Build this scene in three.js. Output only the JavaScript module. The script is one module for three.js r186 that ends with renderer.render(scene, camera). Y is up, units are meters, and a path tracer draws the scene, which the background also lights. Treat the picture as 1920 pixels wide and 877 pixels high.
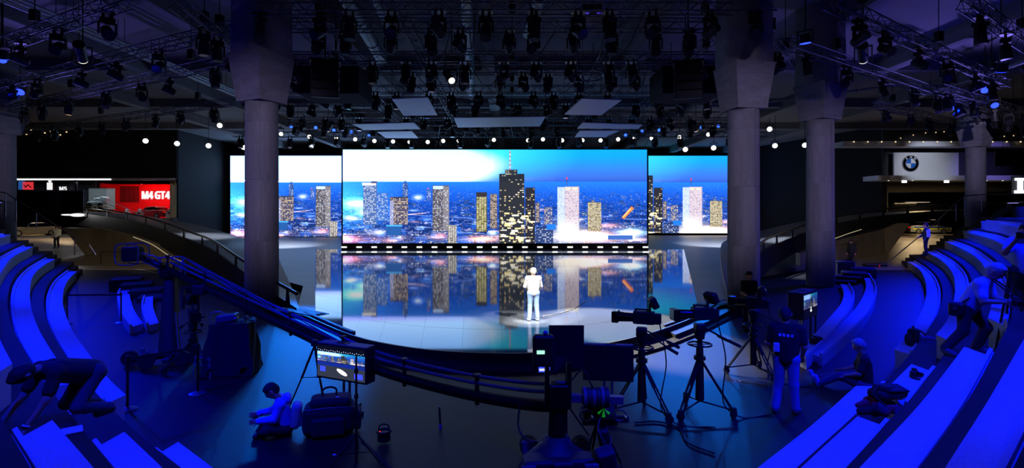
import * as THREE from 'three';
import { RoundedBoxGeometry } from 'three/addons/geometries/RoundedBoxGeometry.js';
import { TextGeometry } from 'three/addons/geometries/TextGeometry.js';
import { FontLoader } from 'three/addons/loaders/FontLoader.js';
import { mergeGeometries, mergeVertices } from 'three/addons/utils/BufferGeometryUtils.js';
import { RectAreaLightUniformsLib } from 'three/addons/lights/RectAreaLightUniformsLib.js';

// ---------- camera, sky, exposure ----------
const scene = new THREE.Scene();
const EYE = 3.5, F = 1000, HOR = 400;
const camera = new THREE.PerspectiveCamera(2 * Math.atan(438.5 / F) * 180 / Math.PI, 1920 / 877, 0.05, 400);
camera.position.set(0, EYE, 0);
camera.lookAt(0, EYE, -10);
camera.setViewOffset(1920, 877, 0, 38.5, 1920, 877);
const renderer = new THREE.WebGLRenderer();
renderer.toneMapping = THREE.LinearToneMapping;
renderer.toneMappingExposure = 1.0;
renderer.shadowMap.enabled = true;
scene.background = new THREE.Color(0x000000);
RectAreaLightUniformsLib.init();

// ---------- helpers ----------
const V = (x, y, z) => new THREE.Vector3(x, y, z);
// a point seen at column px and row py that stands d metres away, and one that lies on a level of height h
const P = (px, py, d) => V((px - 960) * d / F, EYE - (py - HOR) * d / F, -d);
const G = (px, py, h = 0) => P(px, py, F * (EYE - h) / (py - HOR));
let seedValue = 7;
const rnd = () => { seedValue = (seedValue * 1664525 + 1013904223) >>> 0; return seedValue / 4294967296; };
const rr = (a, b) => a + (b - a) * rnd();
const UPV = V(0, 1, 0);
function clean(g) {
  g = g.index ? g.toNonIndexed() : g;
  if (!g.attributes.normal) g.computeVertexNormals();
  if (!g.attributes.uv) g.setAttribute('uv', new THREE.BufferAttribute(new Float32Array(g.attributes.position.count * 2), 2));
  for (const k of Object.keys(g.attributes)) if (!['position', 'normal', 'uv'].includes(k)) g.deleteAttribute(k);
  g.morphAttributes = {};
  return g;
}
const merge = (list) => { const l = [].concat(list).flat(3).map(clean); return l.length === 1 ? l[0] : mergeGeometries(l); };
function put(g, x = 0, y = 0, z = 0, rx = 0, ry = 0, rz = 0) {
  return g.applyMatrix4(new THREE.Matrix4().compose(V(x, y, z), new THREE.Quaternion().setFromEuler(new THREE.Euler(rx, ry, rz, 'YXZ')), V(1, 1, 1)));
}
const box = (w, h, d, x, y, z, rx, ry, rz) => put(new THREE.BoxGeometry(w, h, d), x, y, z, rx, ry, rz);
const rbox = (w, h, d, r, x, y, z, rx, ry, rz) => put(new RoundedBoxGeometry(w, h, d, 2, Math.min(r, w / 2.01, h / 2.01, d / 2.01)), x, y, z, rx, ry, rz);
const cyl = (r1, r2, h, x, y, z, rx, ry, rz, n = 16) => put(new THREE.CylinderGeometry(r1, r2, h, n), x, y, z, rx, ry, rz);
const sph = (r, x, y, z, sx = 1, sy = 1, sz = 1, n = 14) => put(new THREE.SphereGeometry(r, n, Math.round(n * 0.7)).scale(sx, sy, sz), x, y, z);
const tor = (R, r, x, y, z, rx, ry, rz) => put(new THREE.TorusGeometry(R, r, 6, 20), x, y, z, rx, ry, rz);
function rod(a, b, r, r2 = r, n = 8) {
  const d = b.clone().sub(a), g = new THREE.CylinderGeometry(r2, r, d.length(), n);
  return g.applyMatrix4(new THREE.Matrix4().compose(a.clone().add(b).multiplyScalar(0.5), new THREE.Quaternion().setFromUnitVectors(UPV, d.clone().normalize()), V(1, 1, 1)));
}
function beam(a, b, w, h) {   // a bar of rectangular section from a to b, kept upright
  const d = b.clone().sub(a), m = new THREE.Matrix4().lookAt(a, b, UPV);
  return new THREE.BoxGeometry(w, h, d.length()).applyMatrix4(m).translate((a.x + b.x) / 2, (a.y + b.y) / 2, (a.z + b.z) / 2);
}
const tube = (pts, r, n = 40, m = 6, closed = false) => new THREE.TubeGeometry(new THREE.CatmullRomCurve3(pts, closed), n, r, m, closed);
const lathe = (pts, n = 28) => new THREE.LatheGeometry(pts.map(([x, y]) => new THREE.Vector2(x, y)), n);
function quad(a, b, c, d) {   // flat sheet, uv 0..1 from a
  const g = new THREE.BufferGeometry().setFromPoints([a, b, c, a, c, d]);
  g.setAttribute('uv', new THREE.BufferAttribute(new Float32Array([0, 0, 1, 0, 1, 1, 0, 0, 1, 1, 0, 1]), 2));
  g.computeVertexNormals();
  return g;
}
// a solid between two lines of points A and B (same length), with given top and bottom heights at each
function slab(A, B, top, bot) {
  const n = A.length, pos = [], uv = [], T = (i) => typeof top === 'function' ? top(i) : top, O = (i) => typeof bot === 'function' ? bot(i) : bot;
  let s = 0;
  const tri = (...p) => { for (const [v, u, w] of p) { pos.push(v.x, v.y, v.z); uv.push(u, w); } };
  const face = (a, b, c, d, u0, u1, w0, w1) => tri([a, u0, w0], [b, u1, w0], [c, u1, w1], [a, u0, w0], [c, u1, w1], [d, u0, w1]);
  const at = (v, y) => V(v.x, y, v.z);
  for (let i = 0; i + 1 < n; i++) {
    const l = A[i].distanceTo(A[i + 1]), w = A[i].distanceTo(B[i]), t0 = T(i), t1 = T(i + 1), b0 = O(i), b1 = O(i + 1);
    face(at(A[i], t0), at(A[i + 1], t1), at(B[i + 1], t1), at(B[i], t0), s, s + l, 0, w);
    face(at(B[i], b0), at(B[i + 1], b1), at(A[i + 1], b1), at(A[i], b0), s, s + l, 0, w);
    face(at(A[i], b0), at(A[i + 1], b1), at(A[i + 1], t1), at(A[i], t0), s, s + l, 0, t0 - b0);
    face(at(B[i + 1], b1), at(B[i], b0), at(B[i], t0), at(B[i + 1], t1), s, s + l, 0, t0 - b0);
    s += l;
  }
  for (const i of [0, n - 1]) face(at(A[i], O(i)), at(B[i], O(i)), at(B[i], T(i)), at(A[i], T(i)), 0, A[i].distanceTo(B[i]), 0, T(i) - O(i));
  const g = new THREE.BufferGeometry();
  g.setAttribute('position', new THREE.Float32BufferAttribute(pos, 3));
  g.setAttribute('uv', new THREE.Float32BufferAttribute(uv, 2));
  g.computeVertexNormals();
  return g;
}
function prism(pts, top, bot) {   // a flat-topped solid over a polygon in plan
  const sh = new THREE.Shape(pts.map((p) => new THREE.Vector2(p.x, -p.z)));
  const g = new THREE.ExtrudeGeometry(sh, { depth: top - bot, bevelEnabled: false });
  return g.rotateX(-Math.PI / 2).translate(0, bot, 0);
}
function plate(pts, t) {   // polygon of points in one upright or sloping plane, thickened by t
  const n = pts[1].clone().sub(pts[0]).cross(pts[2].clone().sub(pts[0])).normalize().multiplyScalar(t), l = [], k = pts.length, q = pts.map((p) => p.clone().add(n));
  for (let i = 1; i + 1 < k; i++) l.push(pts[0], pts[i], pts[i + 1], q[0], q[i + 1], q[i]);
  for (let i = 0; i < k; i++) { const j = (i + 1) % k; l.push(pts[i], q[j], pts[j], pts[i], q[i], q[j]); }
  const g = new THREE.BufferGeometry().setFromPoints(l);
  g.computeVertexNormals();
  return g;
}
const used = new Map();
function numbered(name) { const k = used.get(name) ?? 0; used.set(name, k + 1); return k ? name + '_' + String(k).padStart(3, '0') : name; }
function part(parent, name, geoms, mat, label) {
  const m = new THREE.Mesh(merge(geoms), mat);
  m.name = name; m.castShadow = m.receiveShadow = true;
  if (label) m.userData.label = label;
  parent.add(m);
  return m;
}
function thing(name, label, category, group, pos, turn = 0) {
  const o = new THREE.Group();
  o.name = numbered(name); o.userData = { label, category };
  if (group) o.userData.group = group;
  if (pos) o.position.copy(pos);
  o.rotation.y = turn;
  scene.add(o);
  return o;
}
function single(name, label, category, geoms, mat, group) {
  const m = part(scene, numbered(name), geoms, mat);
  m.userData = { label, category };
  if (group) m.userData.group = group;
  return m;
}
function struct(name, geoms, mat, label) {
  const m = part(scene, numbered(name), geoms, mat);
  m.userData = { kind: 'structure' };
  if (label) m.userData.label = label;
  return m;
}
function copyOf(o, pos, turn, label) {
  const c = o.clone(); c.name = numbered(o.name.replace(/_\d{3}$/, ''));
  if (pos) c.position.copy(pos);
  if (turn !== undefined) c.rotation.y = turn;
  if (label) c.userData = { ...c.userData, label };
  scene.add(c);
  return c;
}

// ---------- textures and materials ----------
function noiseTexture(n, fn, srgb) {
  const d = new Uint8Array(n * n * 4);
  for (let y = 0; y < n; y++) for (let x = 0; x < n; x++) { const v = fn(x, y), o = (y * n + x) * 4; d[o] = v[0]; d[o + 1] = v[1]; d[o + 2] = v[2]; d[o + 3] = 255; }
  const t = new THREE.DataTexture(d, n, n);
  t.magFilter = t.minFilter = THREE.LinearFilter; t.wrapS = t.wrapT = THREE.RepeatWrapping; t.needsUpdate = true;
  if (srgb) t.colorSpace = THREE.SRGBColorSpace;
  return t;
}
function lattice(n, cells) {   // smooth noise that repeats
  const g = Array.from({ length: cells * cells }, rnd);
  return (x, y) => {
    const u = x / n * cells, v = y / n * cells, i = Math.floor(u), j = Math.floor(v), a = u - i, b = v - j, s = a * a * (3 - 2 * a), t = b * b * (3 - 2 * b), q = (p, r) => g[(r % cells) * cells + p % cells];
    return (q(i, j) * (1 - s) + q(i + 1, j) * s) * (1 - t) + (q(i, j + 1) * (1 - s) + q(i + 1, j + 1) * s) * t;
  };
}
const l8 = lattice(256, 8), l32 = lattice(256, 32), l90 = lattice(256, 90);
const carpetTex = noiseTexture(256, (x, y) => { const v = 215 + 40 * (l90(x, y) * 0.6 + l32(x, y) * 0.25 + rnd() * 0.5 - 0.6); return [v, v, v]; }, true);
const carpetBump = noiseTexture(256, (x, y) => { const v = 255 * Math.min(1, l90(x, y) * 0.6 + rnd() * 0.4); return [v, v, v]; });
const concreteTex = noiseTexture(256, (x, y) => { const v = 190 + 60 * (l8(x, y) * 0.5 + l32(x, y) * 0.3 + l90(x, y) * 0.2 - 0.4) + rr(-8, 8); return [v, v, v * 0.99]; }, true);
const rep = (t, x, y) => { const c = t.clone(); c.repeat.set(x, y); c.needsUpdate = true; return c; };
const std = (color, roughness = 0.6, more = {}) => new THREE.MeshStandardMaterial({ color, roughness, ...more });
const glow = (color, k = 1) => new THREE.MeshStandardMaterial({ color: 0x000000, emissive: color, emissiveIntensity: k, roughness: 0.6 });
const M = {
  black: std(0x0c0c0e, 0.55), blackGloss: std(0x09090b, 0.2), blackMetal: std(0x17171b, 0.4, { metalness: 0.6 }), rubber: std(0x0b0b0b, 0.9), drape: std(0x08080a, 0.95),
  darkGrey: std(0x26262a, 0.6), grey: std(0x5a5a5e, 0.6), steel: std(0x9a9aa2, 0.3, { metalness: 0.9 }), alu: std(0xb4b6bc, 0.35, { metalness: 0.85 }), trussMetal: std(0x6d6f78, 0.45, { metalness: 0.5 }), duct: std(0x8d9096, 0.45, { metalness: 0.6 }),
  white: std(0xd8d8d8, 0.5), offWhite: std(0xb9bac2, 0.7), bench: std(0xcfd0d6, 0.95, { map: rep(carpetTex, 2, 2), bumpMap: rep(carpetBump, 3, 3), bumpScale: 0.004 }),
  tier: std(0x101013, 0.9, { map: rep(carpetTex, 1.5, 1.5), bumpMap: rep(carpetBump, 2, 2), bumpScale: 0.004 }),
  floor: new THREE.MeshPhysicalMaterial({ color: 0x151716, roughness: 0.55, specularIntensity: 0.45, map: rep(carpetTex, 0.8, 0.8), bumpMap: rep(carpetBump, 1.2, 1.2), bumpScale: 0.0025 }),
  beige: std(0x9c9283, 0.4, { map: rep(concreteTex, 0.15, 0.15) }),
  wing: std(0x707276, 0.42, { map: rep(concreteTex, 0.12, 0.12) }), mirror: new THREE.MeshPhysicalMaterial({ color: 0x4c525c, roughness: 0.04, ior: 1.45, specularIntensity: 0.23 }),
  concrete: std(0xa6a3a9, 0.85, { map: rep(concreteTex, 1, 1), bumpMap: rep(concreteTex, 1, 1), bumpScale: 0.006 }), slabConcrete: std(0xa6a3a9, 0.9, { map: rep(concreteTex, 0.12, 0.12) }),
  wall: std(0x1b1a1c, 0.85, { map: rep(concreteTex, 0.1, 0.1) }), wallGrey: std(0x55555a, 0.85, { map: rep(concreteTex, 0.1, 0.1) }), fascia: std(0x0a0a0b, 0.6),
  glassBlack: std(0x060608, 0.08), glass: new THREE.MeshPhysicalMaterial({ color: 0xe8f0f0, roughness: 0.03, transmission: 1, thickness: 0, ior: 1.45 }),
  denim: std(0x39507e, 0.9), skin: std(0xb98768, 0.6), hairDark: std(0x1a1512, 0.8), hairGrey: std(0x9a9a98, 0.8), navyCloth: std(0x15161f, 0.9), sole: std(0xd0d0d0, 0.7),
};

// ---------- large lights: the blue house wash over the stands, the screens ----------
const lights = [];
function spot(pos, target, color, intensity, angle, penumbra = 0.5, radius = 3) {
  const l = new THREE.SpotLight(color, intensity, 0, angle, penumbra);
  l.position.copy(pos); l.target.position.copy(target); l.castShadow = true; l.shadow.radius = radius; l.name = 'spot_beam';
  scene.add(l, l.target); lights.push(l);
  return l;
}
function area(pos, look, w, h, color, intensity) {
  const l = new THREE.RectAreaLight(color, intensity, w, h);
  l.position.copy(pos); l.lookAt(look); l.name = 'panel_glow';
  scene.add(l);
  return l;
}
const BLUE = new THREE.Color().setRGB(0.0, 0.006, 1), DAY = new THREE.Color(0xfff6e6), COOL = new THREE.Color(0xdfe8ff);
// ---------- room shell ----------
const D = (x, d, y = 0) => V(x, y, -d);
struct('floor', prism([D(-64, -9), D(64, -9), D(64, 90), D(-64, 90)], 0, -0.4), M.floor, 'dark carpeted hall floor');
struct('ceiling', box(128, 0.5, 99, 0, 13.75, -40.5), M.slabConcrete);
struct('wall_back', box(128, 14, 0.5, 0, 6.75, -88), M.wall);
struct('wall_rear', box(128, 14, 0.5, 0, 6.75, 8.9), M.wall);
struct('wall_side_west', box(0.5, 14, 98, -63.8, 6.75, -40), M.wall);
struct('wall_side_east', box(0.5, 14, 98, 63.8, 6.75, -40), M.wall);
struct('wall_left', box(0.5, 13.5, 24, -40.3, 6.75, -76), M.wall);
struct('wall_right', slab([D(34.8, 87), D(42.3, 61)], [D(35.4, 87), D(42.9, 61)], 13.5, 0), M.wall);
for (const x of [-32, -24, -16, -9, -1.5, 1.5 + 6, 16, 24, 32]) struct('ceiling_beam', box(0.8, 0.9, 80, x, 13.06, -44), M.slabConcrete);
for (const d of [22, 35, 47, 59]) struct('ceiling_beam', box(110, 0.7, 0.7, 0, 13.16, -d), M.slabConcrete);
// the sloping floors that lead out under the ramps to the cars
function flank(x0, x1) {
  const a = [], b = [], hs = [0.01, 0.01, 0.3, 0.75, 1, 1], ds = [33, 36, 40, 45, 49, 80];
  for (const d of ds) { a.push(D(x0 * d / 40, d)); b.push(D(x1 * d / 40, d)); }
  return slab(a, b, (i) => hs[i], -0.2);
}
struct('floor_west', flank(-41, -24), M.beige, 'pale exhibition floor sloping up to the parked white car');
struct('floor_east', flank(24, 41), M.beige, 'pale exhibition floor sloping up to the patrol car');

// ---------- stage ----------
const HS = 0.25;
const frontPx = [[556, 583], [600, 603], [650, 624], [700, 639], [800, 655], [900, 661], [1000, 661], [1100, 650], [1200, 629], [1260, 610], [1310, 590], [1372, 561]];
const frontCurve = new THREE.CatmullRomCurve3(frontPx.map(([x, y]) => G(x, y, HS)));
const frontPts = frontCurve.getPoints(66);
{
  const st = thing('stage', 'wide round-fronted show stage with mirror-gloss panel floor and black edge', 'stage');
  const base = [...frontPts.map((p) => V(p.x, 0, p.z)), D(12, 28), D(23, 37), D(34.7, 60), D(34.7, 87), D(-40, 87), D(-40, 57), D(-27, 41), D(-16, 31.5), D(-9.4, 24)];
  part(st, 'deck', prism(base, HS - 0.012, 0), M.wing, 'matte grey stage deck');
  // glossy panels between two radial lines
  const uOf = (px) => { let best = 0, e = 1e9; for (let i = 0; i <= 400; i++) { const q = frontCurve.getPoint(i / 400), d = Math.abs(960 + q.x / -q.z * F - px); if (d < e) { e = d; best = i / 400; } } return best; };
  const u0 = uOf(592), u1 = uOf(1312), nu = 12, nv = 10, bl = D(-17.9, 48.4), br = D(15.6, 48.4);
  const at = (a, b) => { const p = frontCurve.getPoint(u0 + (u1 - u0) * a), q = bl.clone().lerp(br, a); p.lerp(q, Math.pow(b, 1.15)); p.y = 0; return p; };
  for (let i = 0; i < nu; i++) for (let j = 0; j < nv; j++) {
    const s = [], e = [], g = 0.0003, m = 4;
    for (let k = 0; k <= m; k++) { const a = i / nu + (k / m) / nu * (1 - g * nu) + g / 2; s.push(at(a, j / nv + g)); e.push(at(a, (j + 1) / nv - g)); }
    part(st, 'gloss_panel', slab(s, e, HS, HS - 0.02), M.mirror);
  }
  const out = (p, k) => { const c = V(0, p.y, -34), v = p.clone().sub(c).setY(0).normalize(); return p.clone().addScaledVector(v, k); };
  part(st, 'fascia', slab(frontPts.map((p) => out(p, 0)), frontPts.map((p) => out(p, 0.06)), HS + 0.012, 0), M.black, 'black stage edge');
  part(st, 'apron', slab(frontPts.map((p) => out(p, 0.06)), frontPts.map((p) => out(p, 0.75)), 0.06, 0), M.drape, 'low black apron along the stage foot');
  // lip boxes that step down at both ends of the stage front
  for (const [a, b] of [[0.02, 0.2], [0.8, 0.99]]) {
    const l = []; for (let i = 0; i <= 14; i++) l.push(frontCurve.getPoint(a + (b - a) * i / 14));
    part(st, 'edge_step', slab(l.map((p) => out(p, 0.08)), l.map((p) => out(p, 0.5)), 0.16, 0.06), M.black);
    part(st, 'edge_trim', slab(l.map((p) => out(p, -0.22)), l.map((p) => out(p, -0.1)), HS + 0.05, HS - 0.02), M.darkGrey);
  }
  for (const [px, py] of [[560, 588], [1352, 571]]) {
    const p = G(px, py, 0.2);
    part(st, 'corner_step', [box(2.2, 0.26, 0.7, p.x, 0.13, p.z - 0.1, 0, px < 900 ? -0.62 : 0.6, 0)], M.black);
    part(st, 'step_plate', [box(2.0, 0.02, 0.55, p.x, 0.275, p.z - 0.1, 0, px < 900 ? -0.62 : 0.6, 0)], M.grey, 'grey metal tread');
  }
}

// ---------- concrete columns ----------
function column(px, d, r, capY0, capY1, turn, label) {
  const o = thing('concrete_column', label, 'column', null, V((px - 960) * d / F, 0, -d));
  const yb = EYE + (HOR - capY0) * d / F, yt = EYE + (HOR - capY1) * d / F, prof = [[0, 0], [r * 1.03, 0]];
  const joints = [yb * 0.33, yb * 0.62, yb * 0.9];
  let y = 0; for (const j of joints) { prof.push([r * (1.03 - 0.04 * j / yb), j - 0.02], [r * 0.965, j - 0.012], [r * 0.965, j + 0.012], [r * (1.03 - 0.04 * j / yb), j + 0.02]); }
  prof.push([r * 0.99, yb], [0, yb]);
  const shaftMat = M.concrete;
  part(o, 'shaft', lathe(prof, 40), shaftMat);
  part(o, 'form_seam', [box(0.014, yb * 0.98, 0.03, Math.sin(0.35) * r, yb / 2, Math.cos(0.35) * r - 0.01, 0, 0.35, 0)], M.grey);
  const k = r / 0.57, c = new THREE.CylinderGeometry(1.13 * k, 0.86 * k, yt - yb - 0.1, 4, 1).rotateY(turn).translate(0, (yt + yb) / 2 + 0.05, 0).toNonIndexed(); c.computeVertexNormals();
  const c2 = new THREE.CylinderGeometry(0.86 * k, 0.86 * k, 0.1, 4, 1).rotateY(turn).translate(0, yb + 0.05, 0).toNonIndexed(); c2.computeVertexNormals();
  part(o, 'capital', [c, c2], M.concrete);
  part(o, 'neck', cyl(1.0 * k, 1.05 * k, 13.5 - yt, 0, (13.5 + yt) / 2, 0, 0, turn, 0, 4).toNonIndexed(), M.concrete);
  return o;
}
column(491, 19.7, 0.57, 193, 108, 0.35, 'tall round concrete column beside the wide crane arm, flared square capital');
column(1394, 19, 0.53, 207, 125, 0.95, 'tall round concrete column with a pedestal camera operator at its foot');
column(1538, 25.9, 0.6, 226, 160, 1.2, 'round concrete column beside the tall display on a stand');
column(1829, 39, 0.6, 276, 238, 1.2, 'distant round concrete column in front of the white roundel sign ledge');
column(8, 36, 0.62, 252, 215, 0.5, 'distant round concrete column near the dark gallery glass and white light strip');

// ---------- curved ramps with low rails ----------
function ramp(pts, label, depthFar, wall, wallTop) {   // [px, deck row, depth] along the inner edge
  const c = new THREE.CatmullRomCurve3(pts.map(([x, y, d]) => P(x, y, d))), n = 48, A = c.getSpacedPoints(n), side = Math.sign(A[n].x);
  const B = A.map((p, i) => { const t = A[Math.min(n, i + 1)].clone().sub(A[Math.max(0, i - 1)]).setY(0).normalize(), w = Math.min(1, 0.03 + i / 12); return p.clone().add(V(side * t.z, 0, -side * t.x).multiplyScalar(3.2 * w)); });
  const o = thing('curved_ramp', label, 'ramp'), In = A.map((p, i) => p.clone().lerp(B[i], 0.04)), deep = (i) => 1.3 + (depthFar - 1.3) * Math.min(1, i / 30);
  part(o, 'deck', slab(In, B, (i) => A[i].y, (i) => Math.max(0, A[i].y - 0.35)), M.wing, 'grey ramp surface');
  part(o, 'fascia', slab(A, In, (i) => A[i].y + 0.06, (i) => Math.max(0, A[i].y - deep(i))), M.fascia, 'black inner face');
  part(o, 'handrail', tube(A.map((p) => p.clone().add(V(0, 0.55, 0))), 0.06, 120, 8), M.blackGloss, 'low black handrail');
  for (let i = 0; i < 15; i++) {
    const u = 0.02 + i / 14.5 * 0.95, p = c.getPointAt(u), q = c.getPointAt(Math.min(1, u + 0.01)), t = q.clone().sub(p).setY(0).normalize();
    part(o, 'rail_post', plate([p.clone().addScaledVector(t, -0.22), p.clone().addScaledVector(t, 0.22), p.clone().addScaledVector(t, 0.06).add(V(0, 0.53, 0)), p.clone().addScaledVector(t, -0.04).add(V(0, 0.53, 0))], 0.05), M.black);
  }
  const W = wall.map(([px, d]) => D((px - 960) * d / F, d));
  part(o, 'support_wall', slab(W, W.map((p) => p.clone().add(V(0, 0, -0.5))), (i) => wallTop[i], 0), M.beige, 'dim beige wall carrying the ramp');
  { const [px, d] = wall[0], h = wallTop[0], X = (q) => (q - 960) * d / F; part(o, 'slanted_end', plate([V(X(px), 0, -d), V(X(px), h, -d), V(X(px + side * 48), h, -d)], 0.3), M.beige); }
}
ramp([[556, 581, 17.8], [505, 548, 20.5], [446, 505, 24], [397, 470, 28], [366, 456, 31], [262, 419, 38], [130, 399, 45], [-80, 388, 50]], 'black-sided curved ramp with a low fin-posted rail climbing past the red exhibit', 1.0, [[172, 41], [190, 40.4], [250, 37.9], [330, 34.3], [398, 29.3]], [2.4, 2.35, 1.9, 1.2, 0.6]);
ramp([[1372, 560, 19.6], [1402, 505, 23], [1436, 469, 27], [1463, 456, 30], [1500, 441, 33], [1600, 414, 38], [1700, 401, 42], [1830, 394, 46], [2000, 390, 49]], 'black-sided curved ramp with a low fin-posted rail climbing behind the two columns', 0.62, [[1659, 41.2], [1640, 40.6], [1600, 38.8], [1540, 35.8], [1500, 33.5]], [2.75, 2.6, 2.0, 1.3, 1.0]);
{ const l = thing('edge_light_line', 'thin pale lit line running along the foot of the ramp beside the crane head', 'light strip');
  const pts = [P(250, 444, 34.5), P(285, 458, 33), P(322, 482, 31.5), P(345, 492, 31)];
  part(l, 'tube_lamp', tube(pts, 0.02, 30, 6), glow(0xd8c9a0, 0.7));
  const l2 = thing('edge_light_line', 'thin pale lit line on the ramp foot behind the single column', 'light strip');
  part(l2, 'tube_lamp', tube([P(1563, 448, 35.5), P(1590, 438, 36.5), P(1615, 430, 37.2)], 0.02, 20, 6), glow(0xd8c9a0, 0.7)); }

// ---------- stands: tiers and benches ----------
const ROWH = (k) => 0.45 + 0.65 * (k - 3), NS = 60;
const rows = {
  W3: [[[144, 508], [129, 523], [119, 545], [118, 570], [125, 595], [136, 620], [158, 652], [205, 711], [236, 740]], [[126, 505], [101, 526], [89, 548], [86, 570], [90, 597], [98, 620], [117, 655], [152, 705], [190, 749]]],
  W3n: [[[334, 828], [400, 877], [470, 930]], [[286, 842], [336, 880], [396, 930]]],
  W4: [[[103, 485], [79, 499], [60, 520], [56, 548], [59, 578], [71, 613], [91, 649], [110, 677], [140, 716]], [[85, 482], [49, 504], [27, 529], [20, 556], [21, 586], [29, 620], [44, 652], [60, 677], [84, 715]]],
  W4n: [[[233, 809], [305, 877], [360, 930]], [[170, 826], [211, 877], [255, 930]]],
  W5: [[[62, 462], [27, 479], [2, 508], [-10, 545], [-14, 590], [0, 636], [23, 681]], [[43, 459], [0, 481], [-38, 510], [-56, 545], [-66, 590], [-54, 640], [-30, 698]]],
  W5n: [[[98, 787], [176, 877], [222, 930]], [[19, 806], [63, 877], [95, 930]]],
  W6: [[[20, 439], [-20, 450], [-70, 480], [-110, 540]], [[4, 437], [-50, 446], [-120, 478], [-170, 540]]],
  E1: [[[1576, 532], [1582, 548], [1576, 570], [1555, 595], [1525, 628], [1488, 664]], [[1593, 530], [1602, 548], [1598, 568], [1586, 590], [1560, 622], [1512, 668]]],
  E2: [[[1613, 511], [1623, 528], [1621, 548], [1606, 575], [1575, 608], [1513, 659]], [[1629, 510], [1643, 533], [1642, 555], [1628, 583], [1596, 618], [1542, 663]]],
  E3: [[[1701, 490], [1724, 505], [1735, 526], [1737, 549], [1731, 575], [1709, 617], [1677, 655]], [[1716, 488], [1744, 508], [1760, 530], [1764, 553], [1760, 577], [1747, 608], [1712, 657]]],
  E3n: [[[1605, 723], [1524, 795], [1420, 877], [1352, 930]], [[1662, 714], [1618, 766], [1499, 877], [1442, 930]]],
  E4: [[[1735, 471], [1765, 487], [1785, 510], [1791, 535], [1788, 565], [1776, 600], [1755, 627]], [[1752, 468], [1788, 489], [1810, 510], [1818, 535], [1818, 565], [1808, 598], [1786, 631]]],
  E4n: [[[1709, 682], [1686, 705], [1662, 729]], [[1756, 687], [1728, 722], [1703, 756]]],
  E4m: [[[1608, 780], [1560, 823], [1501, 877], [1440, 932]], [[1670, 786], [1634, 828], [1590, 877], [1535, 935]]],
  E5: [[[1771, 452], [1808, 468], [1836, 487], [1854, 515], [1860, 545], [1858, 575], [1852, 598]], [[1781, 448], [1820, 462], [1861, 489], [1886, 521], [1895, 544], [1894, 575], [1889, 599]]],
  E5n: [[[1808, 650], [1722, 760], [1611, 877], [1560, 930]], [[1864, 654], [1806, 760], [1724, 877], [1684, 930]]],
  E6: [[[1805, 432], [1849, 444], [1888, 462], [1915, 485], [1940, 530]], [[1817, 430], [1865, 439], [1910, 455], [1945, 480], [1972, 530]]],
  E6n: [[[1920, 635], [1850, 755], [1772, 877], [1740, 930]], [[2000, 650], [1950, 755], [1890, 877], [1860, 930]]],
  E7: [[[1839, 414], [1880, 419], [1930, 430]], [[1850, 412.5], [1900, 416], [1950, 425]]],
};
const curveOf = (list, h) => new THREE.CatmullRomCurve3(list.map(([x, y]) => { const p = G(x, y, h); p.y = 0; return p; }));
const benchWords = {
  W3: 'long blue-lit curved bench, first row beside the black taped stanchions', W3n: 'short end of a blue-lit bench nearest the open floor, beside the tall black stand', W4: 'long blue-lit curved bench, second row above the taped stanchions, behind the leaning man',
  W4n: 'blue-lit bench end between the white paper and the front-row bench end', W5: 'blue-lit curved bench on the third tier above the taped stanchions', W5n: 'wide blue-lit bench end in front of the leaning man with the wristband', W6: 'small visible piece of a blue-lit bench high on the stand below the car',
  E1: 'lowest blue-lit curved bench beside the tall display on a stand', E2: 'second blue-lit curved bench above the tall display, a dark bag on its end', E3: 'blue-lit curved bench with a backpack on its end', E4: 'blue-lit curved bench under the photographer in the pale shirt', E5: 'blue-lit curved bench behind the photographer in the pale shirt, tripod before it',
  E3n: 'long straight blue-lit bench beside the man sitting on the floor', E4n: 'short blue-lit bench with a camera and coiled strap on it', E4m: 'blue-lit bench beyond the crumpled jacket', E5n: 'long wide blue-lit bench, empty, below the photographer in the pale shirt', E6: 'high blue-lit curved bench beside the raised camera', E6n: 'widest blue-lit bench, empty, on the tier above the long wide one', E7: 'topmost thin blue-lit bench under the gallery handrail',
};
const rowCurves = {};
for (const [id, [f, b]] of Object.entries(rows)) {
  const k = +id[1], far = k < 3, h = far ? 0.2 : ROWH(k), p = far ? 0 : h - 0.45;
  const A = curveOf(f, h).getSpacedPoints(NS), B = curveOf(b, h + 0.1).getSpacedPoints(NS);
  rowCurves[id] = { A, B };
  const at = (s) => A.map((q, i) => q.clone().lerp(B[i], s)), o = thing('bench', benchWords[id], 'bench', id[0] === 'W' ? 'benches of the stand by the crane' : 'benches of the stand by the photographer');
  part(o, 'seat', [slab(at(0), at(0.8), h, h - 0.1)], M.bench, 'pale carpeted seat');
  part(o, 'groove', slab(at(0.8), at(0.825), h - 0.07, h - 0.1), M.bench);
  part(o, 'back_roll', [slab(at(0.825), at(0.85), (i) => h + 0.06, p), slab(at(0.85), at(0.97), h + 0.1, p), slab(at(0.97), at(1), h + 0.06, p)], M.bench, 'pale padded roll along the back');
  part(o, 'base', slab(at(0.04), at(0.8), h - 0.1, p), M.bench, 'carpeted bench front');
}
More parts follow.
